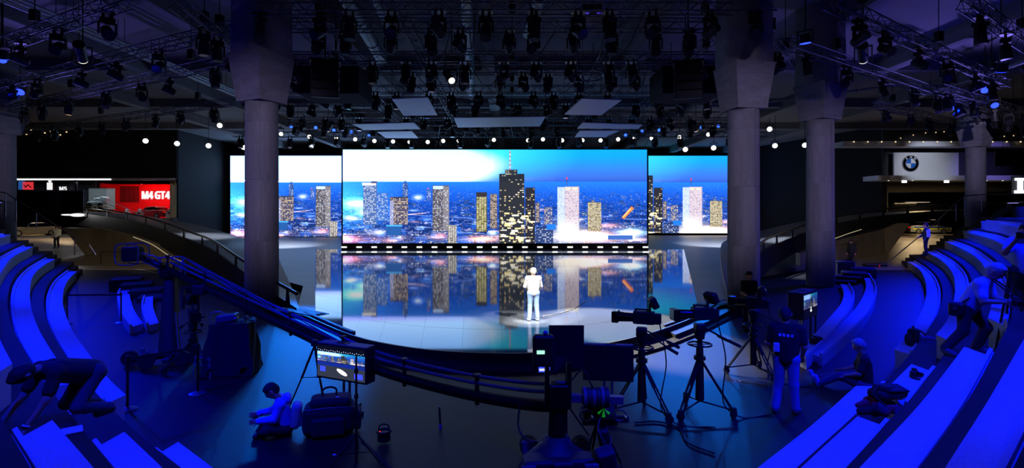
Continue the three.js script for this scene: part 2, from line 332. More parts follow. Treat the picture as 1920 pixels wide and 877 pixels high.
// tiers: each a carpeted step behind the back of the row below it
function tiers(s, kTop, name) {
  const join = (k, which) => { const l = [...(rowCurves[s + k]?.[which] ?? [])]; for (const e of ['n', 'm']) if (rowCurves[s + k + e]) l.push(...rowCurves[s + k + e][which]); return l; };
  const lines = {};
  for (let k = 3; k <= kTop; k++) {
    let l = join(k, 'B');
    if ((s === 'W' && k >= 6) || (s === 'E' && k >= 7)) l = null;
    if (!l) { const a = lines[k - 1], b = lines[k - 2]; lines[k] = a.map((p, i) => p.clone().add(V(-Math.sign(p.x) * -0.78, 0, 0.62))); if (s === 'W') lines[k] = a.map((p) => p.clone().add(V(-0.78, 0, 0.62))); continue; }
    const c = new THREE.CatmullRomCurve3(l.filter((p, i) => i % 12 === 0 || i === l.length - 1)), q = c.getSpacedPoints(80);
    const t = q[0].clone().sub(q[4]).normalize();
    const ext = [q[0].clone().addScaledVector(t, 4.2), q[0].clone().addScaledVector(t, 2.1)];
    const tn = q[80].clone().sub(q[76]).normalize(), full = [...ext, ...q, q[80].clone().addScaledVector(tn, 3)];
    lines[k] = full.map((p, i) => { const a = full[Math.max(0, i - 1)], b = full[Math.min(full.length - 1, i + 1)], d = b.clone().sub(a).setY(0).normalize(); const n = V(-d.z, 0, d.x); if (n.x * Math.sign(p.x) < 0) n.negate(); return p.clone().addScaledVector(n, 0.05); });
  }
  for (let k = 3; k < kTop; k++) {
    const h = ROWH(k + 1) - 0.45, o = struct('floor_tier', slab(lines[k], lines[k + 1], h, h - 0.66), M.tier, 'dark carpeted step of the stand');
    // half steps of the stair past the far bench ends
    const L = lines[k], N = lines[k + 1], t = L[0].clone().sub(L[2]).setY(0).normalize(), w = N[2].clone().sub(L[2]).setY(0);
    for (let j = 0; j < 2; j++) {
      const a = L[2].clone().addScaledVector(t, 0.5).addScaledVector(w, -0.22 * (j + 1)), b = L[0].clone().addScaledVector(w, -0.22 * (j + 1));
      part(o, 'stair_tread', slab([a, b], [a.clone().addScaledVector(w, 0.22 * (j + 1)), b.clone().addScaledVector(w, 0.22 * (j + 1))], h - 0.215 * (j + 1), h - 0.66), M.tier);
    }
  }
  return lines;
}
const tierW = tiers('W', 9), tierE = tiers('E', 9);
// low carpeted steps beyond the ends of the two sunken rows
const rowsLow = { W1: [[[287, 555], [287, 575], [292, 590], [298, 605]], [[269, 553], [265, 568], [268, 585], [274, 606]]], W2: [[[247, 532], [243, 548], [248, 572], [258, 592], [269, 606]], [[230, 530], [220, 548], [222, 570], [230, 590], [243, 609]]] };
const lowWords = { W1: 'smallest blue-lit bench beside the dark steps and the crane post', W2: 'small blue-lit bench behind the stanchion, next to the dark steps' };
for (const [id, [f, b]] of Object.entries(rowsLow)) {
  const h = 0.2, A = curveOf(f, h).getSpacedPoints(24), B = curveOf(b, h + 0.08).getSpacedPoints(24), at = (s) => A.map((q, i) => q.clone().lerp(B[i], s));
  const o = thing('bench', lowWords[id], 'bench', 'benches of the stand by the crane');
  part(o, 'seat', slab(at(0), at(0.8), h, h - 0.1), M.bench, 'pale carpeted seat'); part(o, 'groove', slab(at(0.8), at(0.83), h - 0.07, h - 0.1), M.bench);
  part(o, 'back_roll', slab(at(0.83), at(1), h + 0.08, 0), M.bench); part(o, 'base', slab(at(0.05), at(0.8), h - 0.1, 0), M.bench);
}
function steps(list, label) {
  const o = thing('carpeted_steps', label, 'steps');
  list.forEach(([px, py, h], i) => { const p = G(px, py, h); part(o, 'step', rbox(1.15, h, 1.5, 0.02, p.x, h / 2, p.z, 0, 0.5 * Math.sign(px - 960) * -1, 0), M.tier); });
}
steps([[238, 521, 0.5], [257, 530, 0.4], [275, 541, 0.28], [292, 553, 0.16]], 'dark carpeted steps beside the two smallest benches under the crane');
steps([[1617, 502, 0.5], [1602, 510, 0.4], [1590, 517, 0.28], [1579, 524, 0.16]], 'dark carpeted steps at the foot of the single column');
// ---------- LED walls with the evening city picture ----------
function paintCity(c) {   // drawn in a frame where the picture spans 620..1220 by 270..470
  let s = 91; const r = () => { s = (s * 1664525 + 1013904223) >>> 0; return s / 4294967296; };
  const lin = (x0, y0, x1, y1, st) => { const g = c.createLinearGradient(x0, y0, x1, y1); st.forEach(([o, k]) => g.addColorStop(o, k)); return g; };
  const rect = (x, y, w, h, f) => { c.fillStyle = f; c.fillRect(x, y, w, h); };
  rect(560, 260, 720, 90, lin(0, 275, 0, 345, [[0, '#05b4ff'], [0.3, '#10a8ff'], [0.62, '#3388f4'], [0.85, '#3a70e0'], [1, '#2258d0']]));
  c.save(); c.translate(880, 290); c.scale(1, 0.35); let g = c.createRadialGradient(0, 0, 30, 0, 0, 210); g.addColorStop(0, 'rgba(70,240,245,1)'); g.addColorStop(1, 'rgba(70,240,245,0)'); c.fillStyle = g; c.fillRect(-400, -400, 800, 800); c.restore();
  c.save(); c.translate(690, 312); c.scale(1, 0.2); g = c.createRadialGradient(0, 0, 120, 0, 0, 275); g.addColorStop(0, '#ffffff'); g.addColorStop(0.72, 'rgba(255,255,255,0.97)'); g.addColorStop(1, 'rgba(240,230,255,0)'); c.fillStyle = g; c.fillRect(-500, -1500, 1000, 3000); c.restore();
  rect(560, 270, 240, 68, lin(700, 0, 800, 0, [[0, 'rgba(255,255,255,1)'], [1, 'rgba(255,255,255,0)']]));
  for (let i = 0; i < 12; i++) rect(560 + i * 40, 330, 40, 14, lin(0, 330, 0, 344, [[0, 'rgba(255,190,235,0)'], [0.6, `rgba(235,150,225,${0.75 * (1 - i / 12)})`], [1, `rgba(110,120,240,${0.8 * (1 - i / 12)})`]]));
  rect(560, 342, 720, 135, lin(0, 342, 0, 462, [[0, '#1d73ee'], [0.22, '#0f4fc8'], [0.6, '#0a2f8c'], [1, '#14275c']]));
  rect(560, 342, 200, 90, lin(600, 0, 760, 0, [[0, 'rgba(60,190,255,0.75)'], [1, 'rgba(40,120,255,0)']]));
  const tones = ['#ffffff', '#cfe4ff', '#ffe2a8', '#8fb8ff', '#ffd0b0', '#5f93ff'];
  for (let i = 0; i < 5200; i++) {
    const t = Math.pow(r(), 0.8), y = 347 + t * 112, x = 600 + r() * 640, w = (0.5 + t * 2.4) * (0.4 + r()), h = 0.35 + t * 0.8 * r();
    c.globalAlpha = 0.35 + 0.6 * r(); rect(x, y, w, h, tones[Math.floor(r() * 6)]);
  }
  for (let i = 0; i < 420; i++) { const t = r(), y = 375 + t * 80; c.globalAlpha = 0.5; rect(600 + r() * 640, y, 4 + 12 * r(), 2 + 5 * r() * t, ['#0a2468', '#102f80', '#1c3f96', '#0b1c4c'][i % 4]); }
  c.globalAlpha = 1;
  for (let i = 0; i < 520; i++) {   // roofs and lit fronts of the low town
    const t = Math.pow(r(), 1.3), y = 362 + t * 96, x = 600 + r() * 640, w = (3 + 15 * t) * (0.5 + r()), h = (2 + 9 * t) * (0.4 + 0.8 * r());
    c.globalAlpha = 0.75; rect(x, y, w, h, ['#0b2f86', '#0d3fae', '#173a80', '#0a2360', '#1b56c4', '#26437a'][i % 6]); c.globalAlpha = 0.5; rect(x, y, w, 0.5 + 0.7 * t, ['#3f8cff', '#6fb4ff', '#2f6fe0'][i % 3]);
    if (r() < 0.55) for (let k = 0; k < 3 + 6 * r(); k++) { c.globalAlpha = 0.6 + 0.4 * r(); rect(x + r() * w, y + h * (0.3 + 0.6 * r()), 0.6 + 2.2 * t * r(), 0.4 + 0.8 * t, ['#fff2cc', '#ffffff', '#ffcf90', '#bfe0ff'][k % 4]); }
  }
  c.globalAlpha = 1;
  const hex = (h, a) => `rgba(${parseInt(h.slice(1, 3), 16)},${parseInt(h.slice(3, 5), 16)},${parseInt(h.slice(5, 7), 16)},${a})`;
  const blob = (x, y, rx, ry, col, a = 0.9) => { c.save(); c.translate(x, y); c.scale(1, ry / rx); const q = c.createRadialGradient(0, 0, 0, 0, 0, rx); q.addColorStop(0, hex(col, 1)); q.addColorStop(0.25, hex(col, 0.75)); q.addColorStop(0.55, hex(col, 0.28)); q.addColorStop(1, hex(col, 0)); c.globalAlpha = a; c.fillStyle = q; c.fillRect(-rx, -rx, 2 * rx, 2 * rx); c.restore(); c.globalAlpha = 1; };
  c.globalCompositeOperation = 'lighter'; for (let i = 0; i < 60; i++) blob(625 + r() * 590, 385 + Math.pow(r(), 0.7) * 70, 4 + 16 * r(), 2 + 4 * r(), ['#ffe0a0', '#ffffff', '#ffb070', '#9fd0ff', '#ff9050'][i % 5], 0.35 + 0.3 * r());
  for (let i = 0; i < 26; i++) { const x = 630 + r() * 560, y = 400 + r() * 55; c.strokeStyle = i % 2 ? '#ff9a50' : '#fff0d0'; c.globalAlpha = 0.35; c.lineWidth = 0.6 + r(); c.beginPath(); c.moveTo(x, y); c.quadraticCurveTo(x + 20, y - 4 + 8 * r(), x + 30 + 50 * r(), y - 6 + 14 * r()); c.stroke(); } c.globalAlpha = 1;
  blob(655, 385, 110, 60, '#2f8cff', 0.55); blob(700, 452, 120, 16, '#ff8a60', 0.35); blob(1120, 448, 120, 30, '#ff9a50', 0.8); blob(905, 452, 60, 12, '#ff7a38', 0.8); blob(655, 452, 40, 14, '#ff5a48', 0.7); blob(820, 448, 40, 10, '#ff8a58', 0.5); blob(690, 396, 50, 22, '#bfe4ff', 0.6); blob(1185, 436, 40, 14, '#d8ffd0', 0.6); blob(668, 383, 44, 14, '#f4fbff'); blob(690, 402, 30, 8, '#dcecff', 0.8); blob(658, 412, 24, 7, '#ff9ac8'); blob(710, 438, 24, 9, '#ffe6c0'); blob(650, 450, 26, 9, '#ff6a58', 0.8); blob(784, 372, 16, 9, '#ffd0f4'); blob(826, 444, 22, 9, '#ff7a50', 0.7);
  blob(905, 450, 45, 8, '#ff9a50'); blob(925, 440, 14, 7, '#e0ffff'); blob(1085, 448, 90, 12, '#fff0d0'); blob(1100, 440, 60, 8, '#ffb060'); blob(1185, 440, 34, 9, '#dfffd8'); blob(1195, 452, 40, 6, '#ffb070'); blob(1140, 425, 40, 8, '#ff8a40', 0.8); c.globalCompositeOperation = 'source-over';
  c.save(); c.translate(1177, 401); c.rotate(-0.85); rect(-14, -3, 28, 6, '#ff7a34'); rect(-12, -2, 22, 2, '#ffd090'); c.restore();
  c.strokeStyle = '#ffc890'; c.lineWidth = 1; for (let i = 0; i < 7; i++) { c.beginPath(); c.moveTo(700 + i * 20, 458); c.lineTo(600 + i * 60, 430 + i * 2); c.globalAlpha = 0.25; c.stroke(); } c.globalAlpha = 1;
  function tower(x0, x1, y0, y1, body, wins, density, rowH, colW, dark = 0) {
    rect(x0, y0, x1 - x0, y1 - y0, body);
    for (let y = y0 + rowH * 0.6; y < y1 - rowH * 0.4; y += rowH) for (let x = x0 + colW * 0.25; x < x1 - colW * 0.6; x += colW) if (r() < density * (1 - dark + dark * (y - y0) / (y1 - y0))) { c.globalAlpha = 0.55 + 0.45 * r(); rect(x, y, colW * (0.55 + 0.35 * r()), rowH * 0.5, wins[Math.floor(r() * wins.length)]); }
    c.globalAlpha = 1;
  }
  const warm = ['#ffe9b0', '#fff6d8', '#ffd98a'], cool = ['#e8f2ff', '#cfe0ff', '#fff4dc'];
  tower(755, 765, 345, 372, '#2a4a90', cool, 0.5, 2.2, 1.8); rect(757.5, 341, 5, 4, '#30508c'); rect(759.5, 337, 1, 5, '#5070b0');
  tower(800, 808, 356, 378, '#3a5aa8', cool, 0.3, 3, 2.5); rect(801, 354, 3, 1.5, '#ff5060');
  tower(681, 707, 343, 424, '#44619c', cool, 0.55, 3, 3); rect(679, 344, 26, 5, '#fff6e4'); rect(696, 341, 11, 4, '#4a4a6a');
  tower(706, 727, 363, 417, '#3563b4', cool, 0.45, 3, 3);
  tower(731, 765, 371, 424, '#4a4660', warm, 0.55, 3.2, 2.8); tower(731, 738, 378, 424, '#8a90b8', cool, 0.2, 4, 3); rect(738, 371, 27, 2.5, '#2a2a40');
  rect(724, 424, 28, 20, '#1d4f96'); rect(724, 424, 30, 3, '#3fa0e8');
  tower(811, 842, 349, 436, '#4c4a56', cool, 0.42, 2.6, 2.6); rect(812, 350, 19, 6, '#b8d4ff'); tower(831, 842, 351, 436, '#77747e', cool, 0.35, 3, 3);
  tower(893, 913, 363, 437, '#5a5636', ['#f4efb0', '#fffad0'], 0.92, 2.2, 4.6); rect(893, 362, 20, 9, '#2c2a30');
  tower(919, 932, 365, 431, '#565058', ['#ffe8c0', '#ffd0a0'], 0.7, 2.4, 3); tower(1004, 1012, 382, 420, '#555064', warm, 0.6, 2.4, 3); tower(1020, 1036, 390, 425, '#3a4a86', warm, 0.6, 2.6, 3);
  tower(840, 856, 424, 460, '#5c5a60', ['#fffbe8'], 0.95, 2, 4);
  tower(985, 1003, 353, 462, '#20222e', warm, 0.35, 3.4, 3.4, 0.7); tower(936, 983, 327, 462, '#23262f', warm, 0.42, 4, 4.2, 0.75); tower(947, 970, 319, 330, '#2c3038', warm, 0.4, 3, 4);
  for (let i = 0; i < 46; i++) { c.globalAlpha = 0.85; rect(938 + r() * 58, 398 + r() * 58, 4 + 9 * r(), 2 + 3 * r(), ['#fff3c0', '#ffe9a0', '#fffbe8'][i % 3]); } c.globalAlpha = 1;
  rect(955.3, 283, 2, 37, '#ffe4e4'); for (let y = 284; y < 318; y += 8) rect(955.3, y, 2, 4, '#e0607a');
  tower(1045, 1060, 352, 436, '#9db4f0', ['#ffffff', '#e8f0ff'], 0.85, 2.6, 2.6); tower(1059, 1086, 351, 440, '#a898b0', ['#fff8ec', '#ffeedd', '#ffffff'], 0.85, 2.6, 2.8); rect(1060, 353, 10, 4, '#fff0c0'); rect(1073, 353, 10, 4, '#fff0c0'); rect(1062, 336, 1.6, 12, '#3a4a80'); rect(1061.6, 333, 2.2, 5, '#ff4060');
  blob(1064, 436, 44, 34, '#fffdf4', 1); blob(1070, 446, 60, 20, '#fff4e0', 0.9);
  tower(1102, 1127, 381, 436, '#7c7462', ['#fff0c0', '#ffe8a8', '#fffce8'], 0.8, 2.6, 2.8); rect(1109, 377, 6, 4, '#6a6a78');
  rect(1005, 428, 32, 30, '#20325e'); tower(1006, 1036, 430, 458, '#26396c', cool, 0.35, 3, 3); rect(1025, 423, 17, 10, '#1c6fe0'); rect(1140, 444, 46, 8, '#3560b0');
  c.globalCompositeOperation = 'multiply';
  rect(540, 250, 760, 92, lin(640, 0, 1200, 0, [[0, 'rgb(160,205,255)'], [0.4, 'rgb(160,205,255)'], [0.55, 'rgb(146,152,160)'], [1, 'rgb(143,145,150)']])); rect(540, 278, 380, 50, lin(0, 278, 0, 328, [[0, 'rgb(214,236,255)'], [0.35, 'rgb(230,242,255)'], [1, 'rgb(255,255,255)']])); rect(540, 342, 760, 140, 'rgb(172,170,170)');
  c.globalCompositeOperation = 'source-over';
}
function screenTexture(w, h, fn) {
  const cv = document.createElement('canvas'); cv.width = w; cv.height = h; const c = cv.getContext('2d'); c.fillStyle = '#0a1a40'; c.fillRect(0, 0, w, h); c.save(); fn(c); c.restore();
  const t = new THREE.CanvasTexture(cv); t.colorSpace = THREE.SRGBColorSpace; t.magFilter = THREE.LinearFilter; return t;
}
const litScreen = (map, k = 1) => new THREE.MeshStandardMaterial({ color: 0x000000, emissive: 0xffffff, emissiveMap: map, emissiveIntensity: k, roughness: 0.5 });
const cityMain = screenTexture(2048, 640, (c) => { const k = 2048 / 570; c.scale(k, k); c.translate(-643, -281); paintCity(c); });
const side = (px0, px1, y0, y1, X, x, kx) => screenTexture(1024, Math.round(1024 * (y1 - y0) / (px1 - px0)), (c) => { const k = 1024 / (px1 - px0); c.scale(k, k); c.translate(-px0, -y0); c.translate(X - x * kx, 342 - 342 * 0.88); c.scale(kx, 0.88); paintCity(c); });
const cityWest = side(432, 664, 292, 443, 592, 811, 0.9), cityEast = side(1190, 1392, 292, 437, 1279, 1044, 0.9);
function ledWall(px0, px1, y0, y1, d, map, label, lit, color) {
  const a = P(px0, y1, d), b = P(px1, y0, d), w = b.x - a.x, h = b.y - a.y, o = thing('led_screen_wall', label, 'screen', null, V((a.x + b.x) / 2, a.y, -d));
  part(o, 'cabinet', box(w + 0.3, h + 0.2, 0.5, 0, h / 2, -0.3), M.black, 'black screen housing');
  part(o, 'screen_face', quad(V(-w / 2, 0, 0.01), V(w / 2, 0, 0.01), V(w / 2, h, 0.01), V(-w / 2, h, 0.01)), litScreen(map, 3.8), 'bright evening city picture');
  area(V((a.x + b.x) / 2, a.y + h / 2, -d + 0.15), V((a.x + b.x) / 2, a.y + h / 2, 0), w, h, color, lit);
  return o;
}
ledWall(643, 1213, 280.5, 456, 48.5, cityMain, 'huge main LED wall with a tall dark tower and antenna in the city picture', 0.03, new THREE.Color(0x8ec4ff));
ledWall(432, 664, 292, 443, 74, cityWest, 'LED wall set back behind the concrete column, pale sky over the city', 0.025, new THREE.Color(0xb0d4ff));
ledWall(1190, 1392, 292, 437, 80, cityEast, 'LED wall set back with turquoise sky and a twin lit tower', 0.025, new THREE.Color(0x50a8ff));
{ // black plinth with lamp pairs under the main wall
  const o = thing('screen_plinth', 'long black plinth studded with small white lamps under the main LED wall', 'plinth', null, V(0, HS, -48.3));
  const x0 = (643 - 960) * 0.0485, x1 = (1213 - 960) * 0.0485;
  part(o, 'plinth_body', box(x1 - x0, 0.55, 0.5, (x0 + x1) / 2, 0.275, 0), M.black);
  const gl = glow(0xfffdf6, 1.6);
  for (let i = 0; i < 21; i++) { const x = x0 + 0.25 + i * (x1 - x0 - 0.5) / 20; part(o, 'lamp_lens', rbox(0.5, 0.13, 0.06, 0.03, x, 0.22, 0.27), gl, 'small white lamp'); }
  area(V((x0 + x1) / 2, HS + 0.22, -47.95), V((x0 + x1) / 2, HS, 0), x1 - x0, 0.1, COOL, 0.6);
}

// ---------- galleries and exhibits ----------
const WG = 2.9, EG = 3.3, CEIL0 = 13.5;
struct('floor_gallery_west', box(23.4, 0.3, 24, -51.8, WG - 0.15, -75), M.wallGrey);
struct('floor_gallery_east', box(22, 0.3, 27, 52.8, EG - 0.15, -74), M.wallGrey);
const wy = (py, d) => EYE + (HOR - py) * d / F, wx = (px, d) => (px - 960) * d / F;
// dark wall over the opening beside the red exhibit
struct('wall_over_gallery_west', box(23.6, 13.5 - wy(338, 64), 0.4, -51.9, (13.5 + wy(338, 64)) / 2, -64), M.wall);
{ const s = thing('light_strip', 'long white glowing ceiling strip above the red exhibit and picture panels', 'light strip');
  part(s, 'housing', box(19.5, 0.25, 0.5, -50, wy(336, 64) - 0.02, -63.6), M.offWhite);
  part(s, 'lamp_face', box(12, 0.16, 0.06, -53.6, wy(337, 64), -63.3), glow(0xffffff, 1.2));
  area(V(-53, wy(339, 64) - 0.2, -63.3), V(-53, 0, -63.4), 18, 0.3, COOL, 9); }
const redPaint = std(0xc01020, 0.6), redDark = std(0x5a0810, 0.6);
{ const x0 = wx(214, 70), x1 = -40.5, dB = 70, yT = wy(340, 64);
  struct('wall_red_room', [box(x1 - x0 + 0.2, yT - WG, 0.3, (x0 + x1) / 2, (yT + WG) / 2, -dB)], redPaint, 'red back wall of the car exhibit');
  struct('wall_red_side', [box(0.25, yT - WG, 2.4, x0 - 0.1, (yT + WG) / 2, -68.9)], redPaint);
  const pp = thing('louvre_panel', 'dark red ribbed wall panels beside the glowing white car name', 'wall panel');
  for (let i = 0; i < 4; i++) { const x = wx(227, dB) + (i + 0.5) * (wx(263, dB) - wx(227, dB)) / 4; part(pp, 'rib_panel', box(0.58, wy(349, dB) - wy(379, dB), 0.12, x, (wy(349, dB) + wy(379, dB)) / 2, -dB + 0.2), redDark); }
  const font = await new FontLoader().loadAsync('fonts/droid/droid_sans_bold.typeface.json');
  M.font = font;
  const sg = thing('car_name_sign', 'glowing white block letters on the red wall above the race car', 'sign', null, V(wx(267, dB), wy(373, dB), -dB + 0.16));
  let cx = 0; for (const ch of 'M4 GT4') { if (ch === ' ') { cx += 0.12; continue; } const t = new TextGeometry(ch, { font, size: 1.02, depth: 0.14, curveSegments: 4 }); t.computeBoundingBox(); const w = t.boundingBox.max.x; t.scale(0.78, 1, 1).translate(cx, 0, 0); part(sg, 'letter', t, glow(0xffe8e8, 1.5)); cx += w * 0.78 + 0.06; }
  area(V(wx(290, dB), wy(366, dB), -dB + 0.9), V(wx(290, dB), 4, -20), 3, 1, new THREE.Color(0xffd0d0), 3);
  spot(V(wx(280, 66), yT - 0.3, -64.6), V(wx(285, 70), 5.0, -70), new THREE.Color(0xff3030), 620, 0.95, 0.8);
  const ln = thing('ceiling_downlight', 'small red-lit downlight at the exhibit ceiling edge', 'light', null, V(wx(280, 66), yT - 0.25, -64.6)); part(ln, 'can', cyl(0.12, 0.12, 0.2, 0, 0.05, 0), M.black); part(ln, 'lamp_lens', cyl(0.1, 0.1, 0.02, 0, -0.06, 0), glow(0xff6060, 2));
  const bn = thing('tall_banner', 'tall cream figure banner standing at the edge of the red exhibit', 'banner', null, V(wx(326, 63.6), WG, -63.5));
  part(bn, 'cloth', slab([V(-0.35, 0, 0), V(-0.1, 0, 0.1), V(0.2, 0, 0.02), V(0.36, 0, 0.08)], [V(-0.35, 0, -0.05), V(-0.1, 0, 0.05), V(0.2, 0, -0.03), V(0.36, 0, 0.03)], 4.2, 0.1), std(0xd8c8a0, 0.8)); part(bn, 'pole', cyl(0.03, 0.03, 4.6, -0.38, 2.3, 0), M.steel); part(bn, 'foot', cyl(0.3, 0.32, 0.06, 0, 0.03, 0), M.black); part(bn, 'printed_head', sph(0.3, 0, 4.35, 0.03, 1, 1.2, 0.3), std(0x7a5a30, 0.8));
  area(V(wx(310, 66), yT - 0.15, -66), V(wx(310, 66), 0, -66.1), 5, 2, new THREE.Color(0xffb0a8), 1.1);
}
// picture panels and glass car case left of the red exhibit
function wallPanel(px0, px1, py0, py1, d, mat, name, label, category) { const a = P(px0, py1, d), b = P(px1, py0, d); const o = thing(name, label, category, null, V((a.x + b.x) / 2, a.y, -d)); part(o, 'board', box(b.x - a.x, b.y - a.y, 0.12, 0, (b.y - a.y) / 2, 0), mat); return o; }
struct('wall_gallery_west', box(11.8, 5, 0.3, -58.3, WG + 2.5, -67.2), M.wallGrey);
wallPanel(35, 46, 339, 358, 66.97, glow(0x2a62b0, 0.6), 'picture_panel', 'narrow blue picture panel under the white strip', 'panel');
{ const o = wallPanel(43, 62, 341, 357, 66.97, glow(0xe83840, 0.8), 'picture_panel', 'red picture panel with a dark zigzag mark', 'panel'); part(o, 'zigzag_mark', [box(0.6, 0.1, 0.03, -0.1, 0.55, 0.08, 0, 0, 0.7), box(0.6, 0.1, 0.03, 0.25, 0.55, 0.08, 0, 0, -0.7), box(0.3, 0.1, 0.03, -0.35, 0.6, 0.08, 0, 0, -0.6)], M.black); }
wallPanel(66, 84, 340, 358, 66.97, std(0x24262a, 0.6), 'picture_panel', 'dark slate panel between the red and the white picture', 'panel');
{ const o = wallPanel(88, 104, 336, 358, 66.97, std(0x5a1820, 0.6), 'picture_panel', 'dark picture panel with a glowing white driver figure', 'panel'); part(o, 'driver_print', [sph(0.22, -0.1, 1.3, 0.08, 1, 1.2, 0.2), rbox(0.7, 0.9, 0.05, 0.1, -0.12, 0.6, 0.08)], glow(0xffffff, 0.9)); }
{ const o = wallPanel(108, 130, 338, 358, 66.97, std(0x303238, 0.6), 'picture_panel', 'grey panel with small glowing white lettering', 'panel'); part(o, 'letters', new TextGeometry('M5', { font: M.font, size: 0.5, depth: 0.04 }).translate(-0.5, 0.05, 0.07), glow(0xffffff, 1)); }
wallPanel(131, 143, 333, 358, 66.97, std(0x6a6e76, 0.6), 'picture_panel', 'plain pale grey panel beside the dark gallery mullion', 'panel');
{ const o = thing('car_case', 'bright display case holding an upright white racing car shell', 'display case', null, V(wx(172, 64.5), WG, -65.5));
  part(o, 'plinth', box(3, 1.1, 1.6, 0, 0.55, 0), std(0x8a6a50, 0.6)); part(o, 'backing', box(3.2, 2.6, 0.1, 0, 2.4, -0.6), glow(0xc8d2da, 0.18));
  part(o, 'car_shell', [rbox(1.9, 0.5, 1.0, 0.2, -0.1, 1.9, 0, 0, 0, 0.1), rbox(0.9, 0.45, 0.9, 0.2, 0.1, 2.3, 0, 0, 0, 0.1), rbox(0.7, 0.9, 0.9, 0.15, 0.75, 2.2, 0, 0, 0, -0.2)], M.white); for (const x of [-0.7, 0.6]) part(o, 'wheel', cyl(0.3, 0.3, 0.15, x, 1.6, 0.5, Math.PI / 2), M.rubber);
  part(o, 'glazing', box(3.2, 2.6, 0.03, 0, 2.4, 0.75), M.glass);
  area(V(wx(172, 64.5), WG + 3.6, -65.3), V(wx(172, 64.5), 0, -65.3), 3, 0.6, COOL, 6); }
{ const o = thing('gallery_stair', 'short open stair with thin rails beside the bright display case', 'stairs', null, V(wx(190, 63.9), WG, -63.9));
  for (let i = 0; i < 6; i++) part(o, 'tread', box(0.5, 0.08, 1.4, 0.45 + i * 0.42, 1.35 - i * 0.24, 0), std(0x8d8378, 0.6));
  part(o, 'stringer', beam(V(0.1, 1.4, 0.6), V(2.9, -0.1, 0.6), 0.08, 0.25), M.black);
  for (const k of [0, 0.5]) part(o, 'rail', rod(V(-0.2, 2.9 - k, 0.65), V(4.6, 0.7 - k, 0.65), 0.035), M.steel);
  part(o, 'landing', box(1.6, 0.1, 1.6, -0.7, 1.45, 0), std(0x9a8a6a, 0.6)); part(o, 'landing_side', plate([V(-1.5, 0, 0.8), V(0.1, 0, 0.8), V(0.1, 1.4, 0.8), V(-1.5, 1.1, 0.8)], 0.05), std(0xb09a60, 0.6)); }
{ const o = thing('mullion_post', 'thin black post between the picture panels and the bright display case', 'post', null, V(wx(143, 63.3), WG, -63.3)); part(o, 'shaft', box(0.22, 4.5, 0.2, 0, 2.25, 0), M.black); part(o, 'cap', box(0.3, 0.1, 0.3, 0, 4.5, 0), M.black); }
// black glass balustrades of the upper landings
function balustrade(px0, px1, n, d0, d1, yb, yt, label, panels) {
  const o = thing('glass_balustrade', label, 'balustrade');
  for (let i = 0; i < n; i++) {
    const a = px0 + (px1 - px0) * i / n, b = px0 + (px1 - px0) * (i + 0.992) / n, da = d0 + (d1 - d0) * i / n, db = d0 + (d1 - d0) * (i + 1) / n;
    const A = D(wx(a, da), da, yb), B = D(wx(b, db), db, yb), C = B.clone().setY(yt), E = A.clone().setY(yt);
    part(o, 'glass_panel', plate([A, B, C, E], 0.05), M.glassBlack, 'black mirror-gloss panel');
  }
  part(o, 'top_bar', beam(D(wx(px0, d0), d0, yt + 0.04), D(wx(px1, d1), d1, yt + 0.04), 0.12, 0.08), M.black);
  return o;
}
balustrade(-40, 157, 7, 38, 40, 3.56, 5.15, 'black gloss gallery panels above the white light bar');
balustrade(1665, 1960, 9, 54, 50, 3.6, 5.55, 'black gloss gallery panels below the white roundel sign');
{ const o = thing('light_bar', 'bright white horizontal light bar on the dark ramp side', 'light', null, P(137, 403, 43.5));
  part(o, 'housing', rbox(2.3, 0.36, 0.16, 0.06, 0, 0, -0.1), M.black); part(o, 'lamp_face', [sph(0.13, 0.35, 0, 0, 4.6, 1, 0.4), sph(0.06, -0.45, 0.02, 0, 9, 0.9, 0.4)], glow(0xffffff, 1.6));
  const l = new THREE.PointLight(0xffffff, 3); l.position.copy(P(137, 400, 43.1)); l.castShadow = true; scene.add(l); }
// gallery with the roundel sign
struct('wall_gallery_east', box(22, 13.5 - 7.1, 0.3, 53, (13.5 + 7.1) / 2, -60.5), M.wallGrey);
struct('wall_recess_east', box(22, 4.2, 0.3, 53, EG + 2.1, -68), std(0x6a6458, 0.85));
{ const o = thing('sign_ledge', 'long white ledge under the white roundel sign', 'ledge', null, V(0, 0, -58)); const a = wx(1643, 58), b = wx(1990, 58); part(o, 'fascia', box(b - a, wy(329, 58) - wy(338, 58), 2.4, (a + b) / 2, (wy(329, 58) + wy(338, 58)) / 2, -1), M.white); for (const px of [1693, 1772]) part(o, 'sign_lamp', box(0.5, 0.26, 0.1, wx(px, 58), wy(340.5, 58), 0.2), glow(0xffffff, 1.5), 'small white lit sign'); for (const px of [1666, 1711, 1820, 1850, 1880]) part(o, 'downlight', cyl(0.07, 0.07, 0.05, wx(px, 58), wy(338.5, 58), 0), glow(0xfff0d8, 1.2));
  area(V(wx(1780, 62), wy(339, 58), -62), V(wx(1780, 62), 0, -62.1), 14, 2, new THREE.Color(0xffdca8), 5); }
{ const o = thing('upper_ledge', 'long pale ledge high above the white roundel sign, tiny lamps along it', 'ledge', null, V(0, 0, -57)); const a = wx(1583, 57), b = wx(1990, 57); part(o, 'fascia', box(b - a, 0.55, 1.6, (a + b) / 2, wy(269, 57), -1), M.offWhite); for (let i = 0; i < 13; i++) part(o, 'lamp_dot', sph(0.07, wx(1600 + i * 26, 57), wy(266, 57), 0.1), glow(0xffe2b0, 1.3)); }
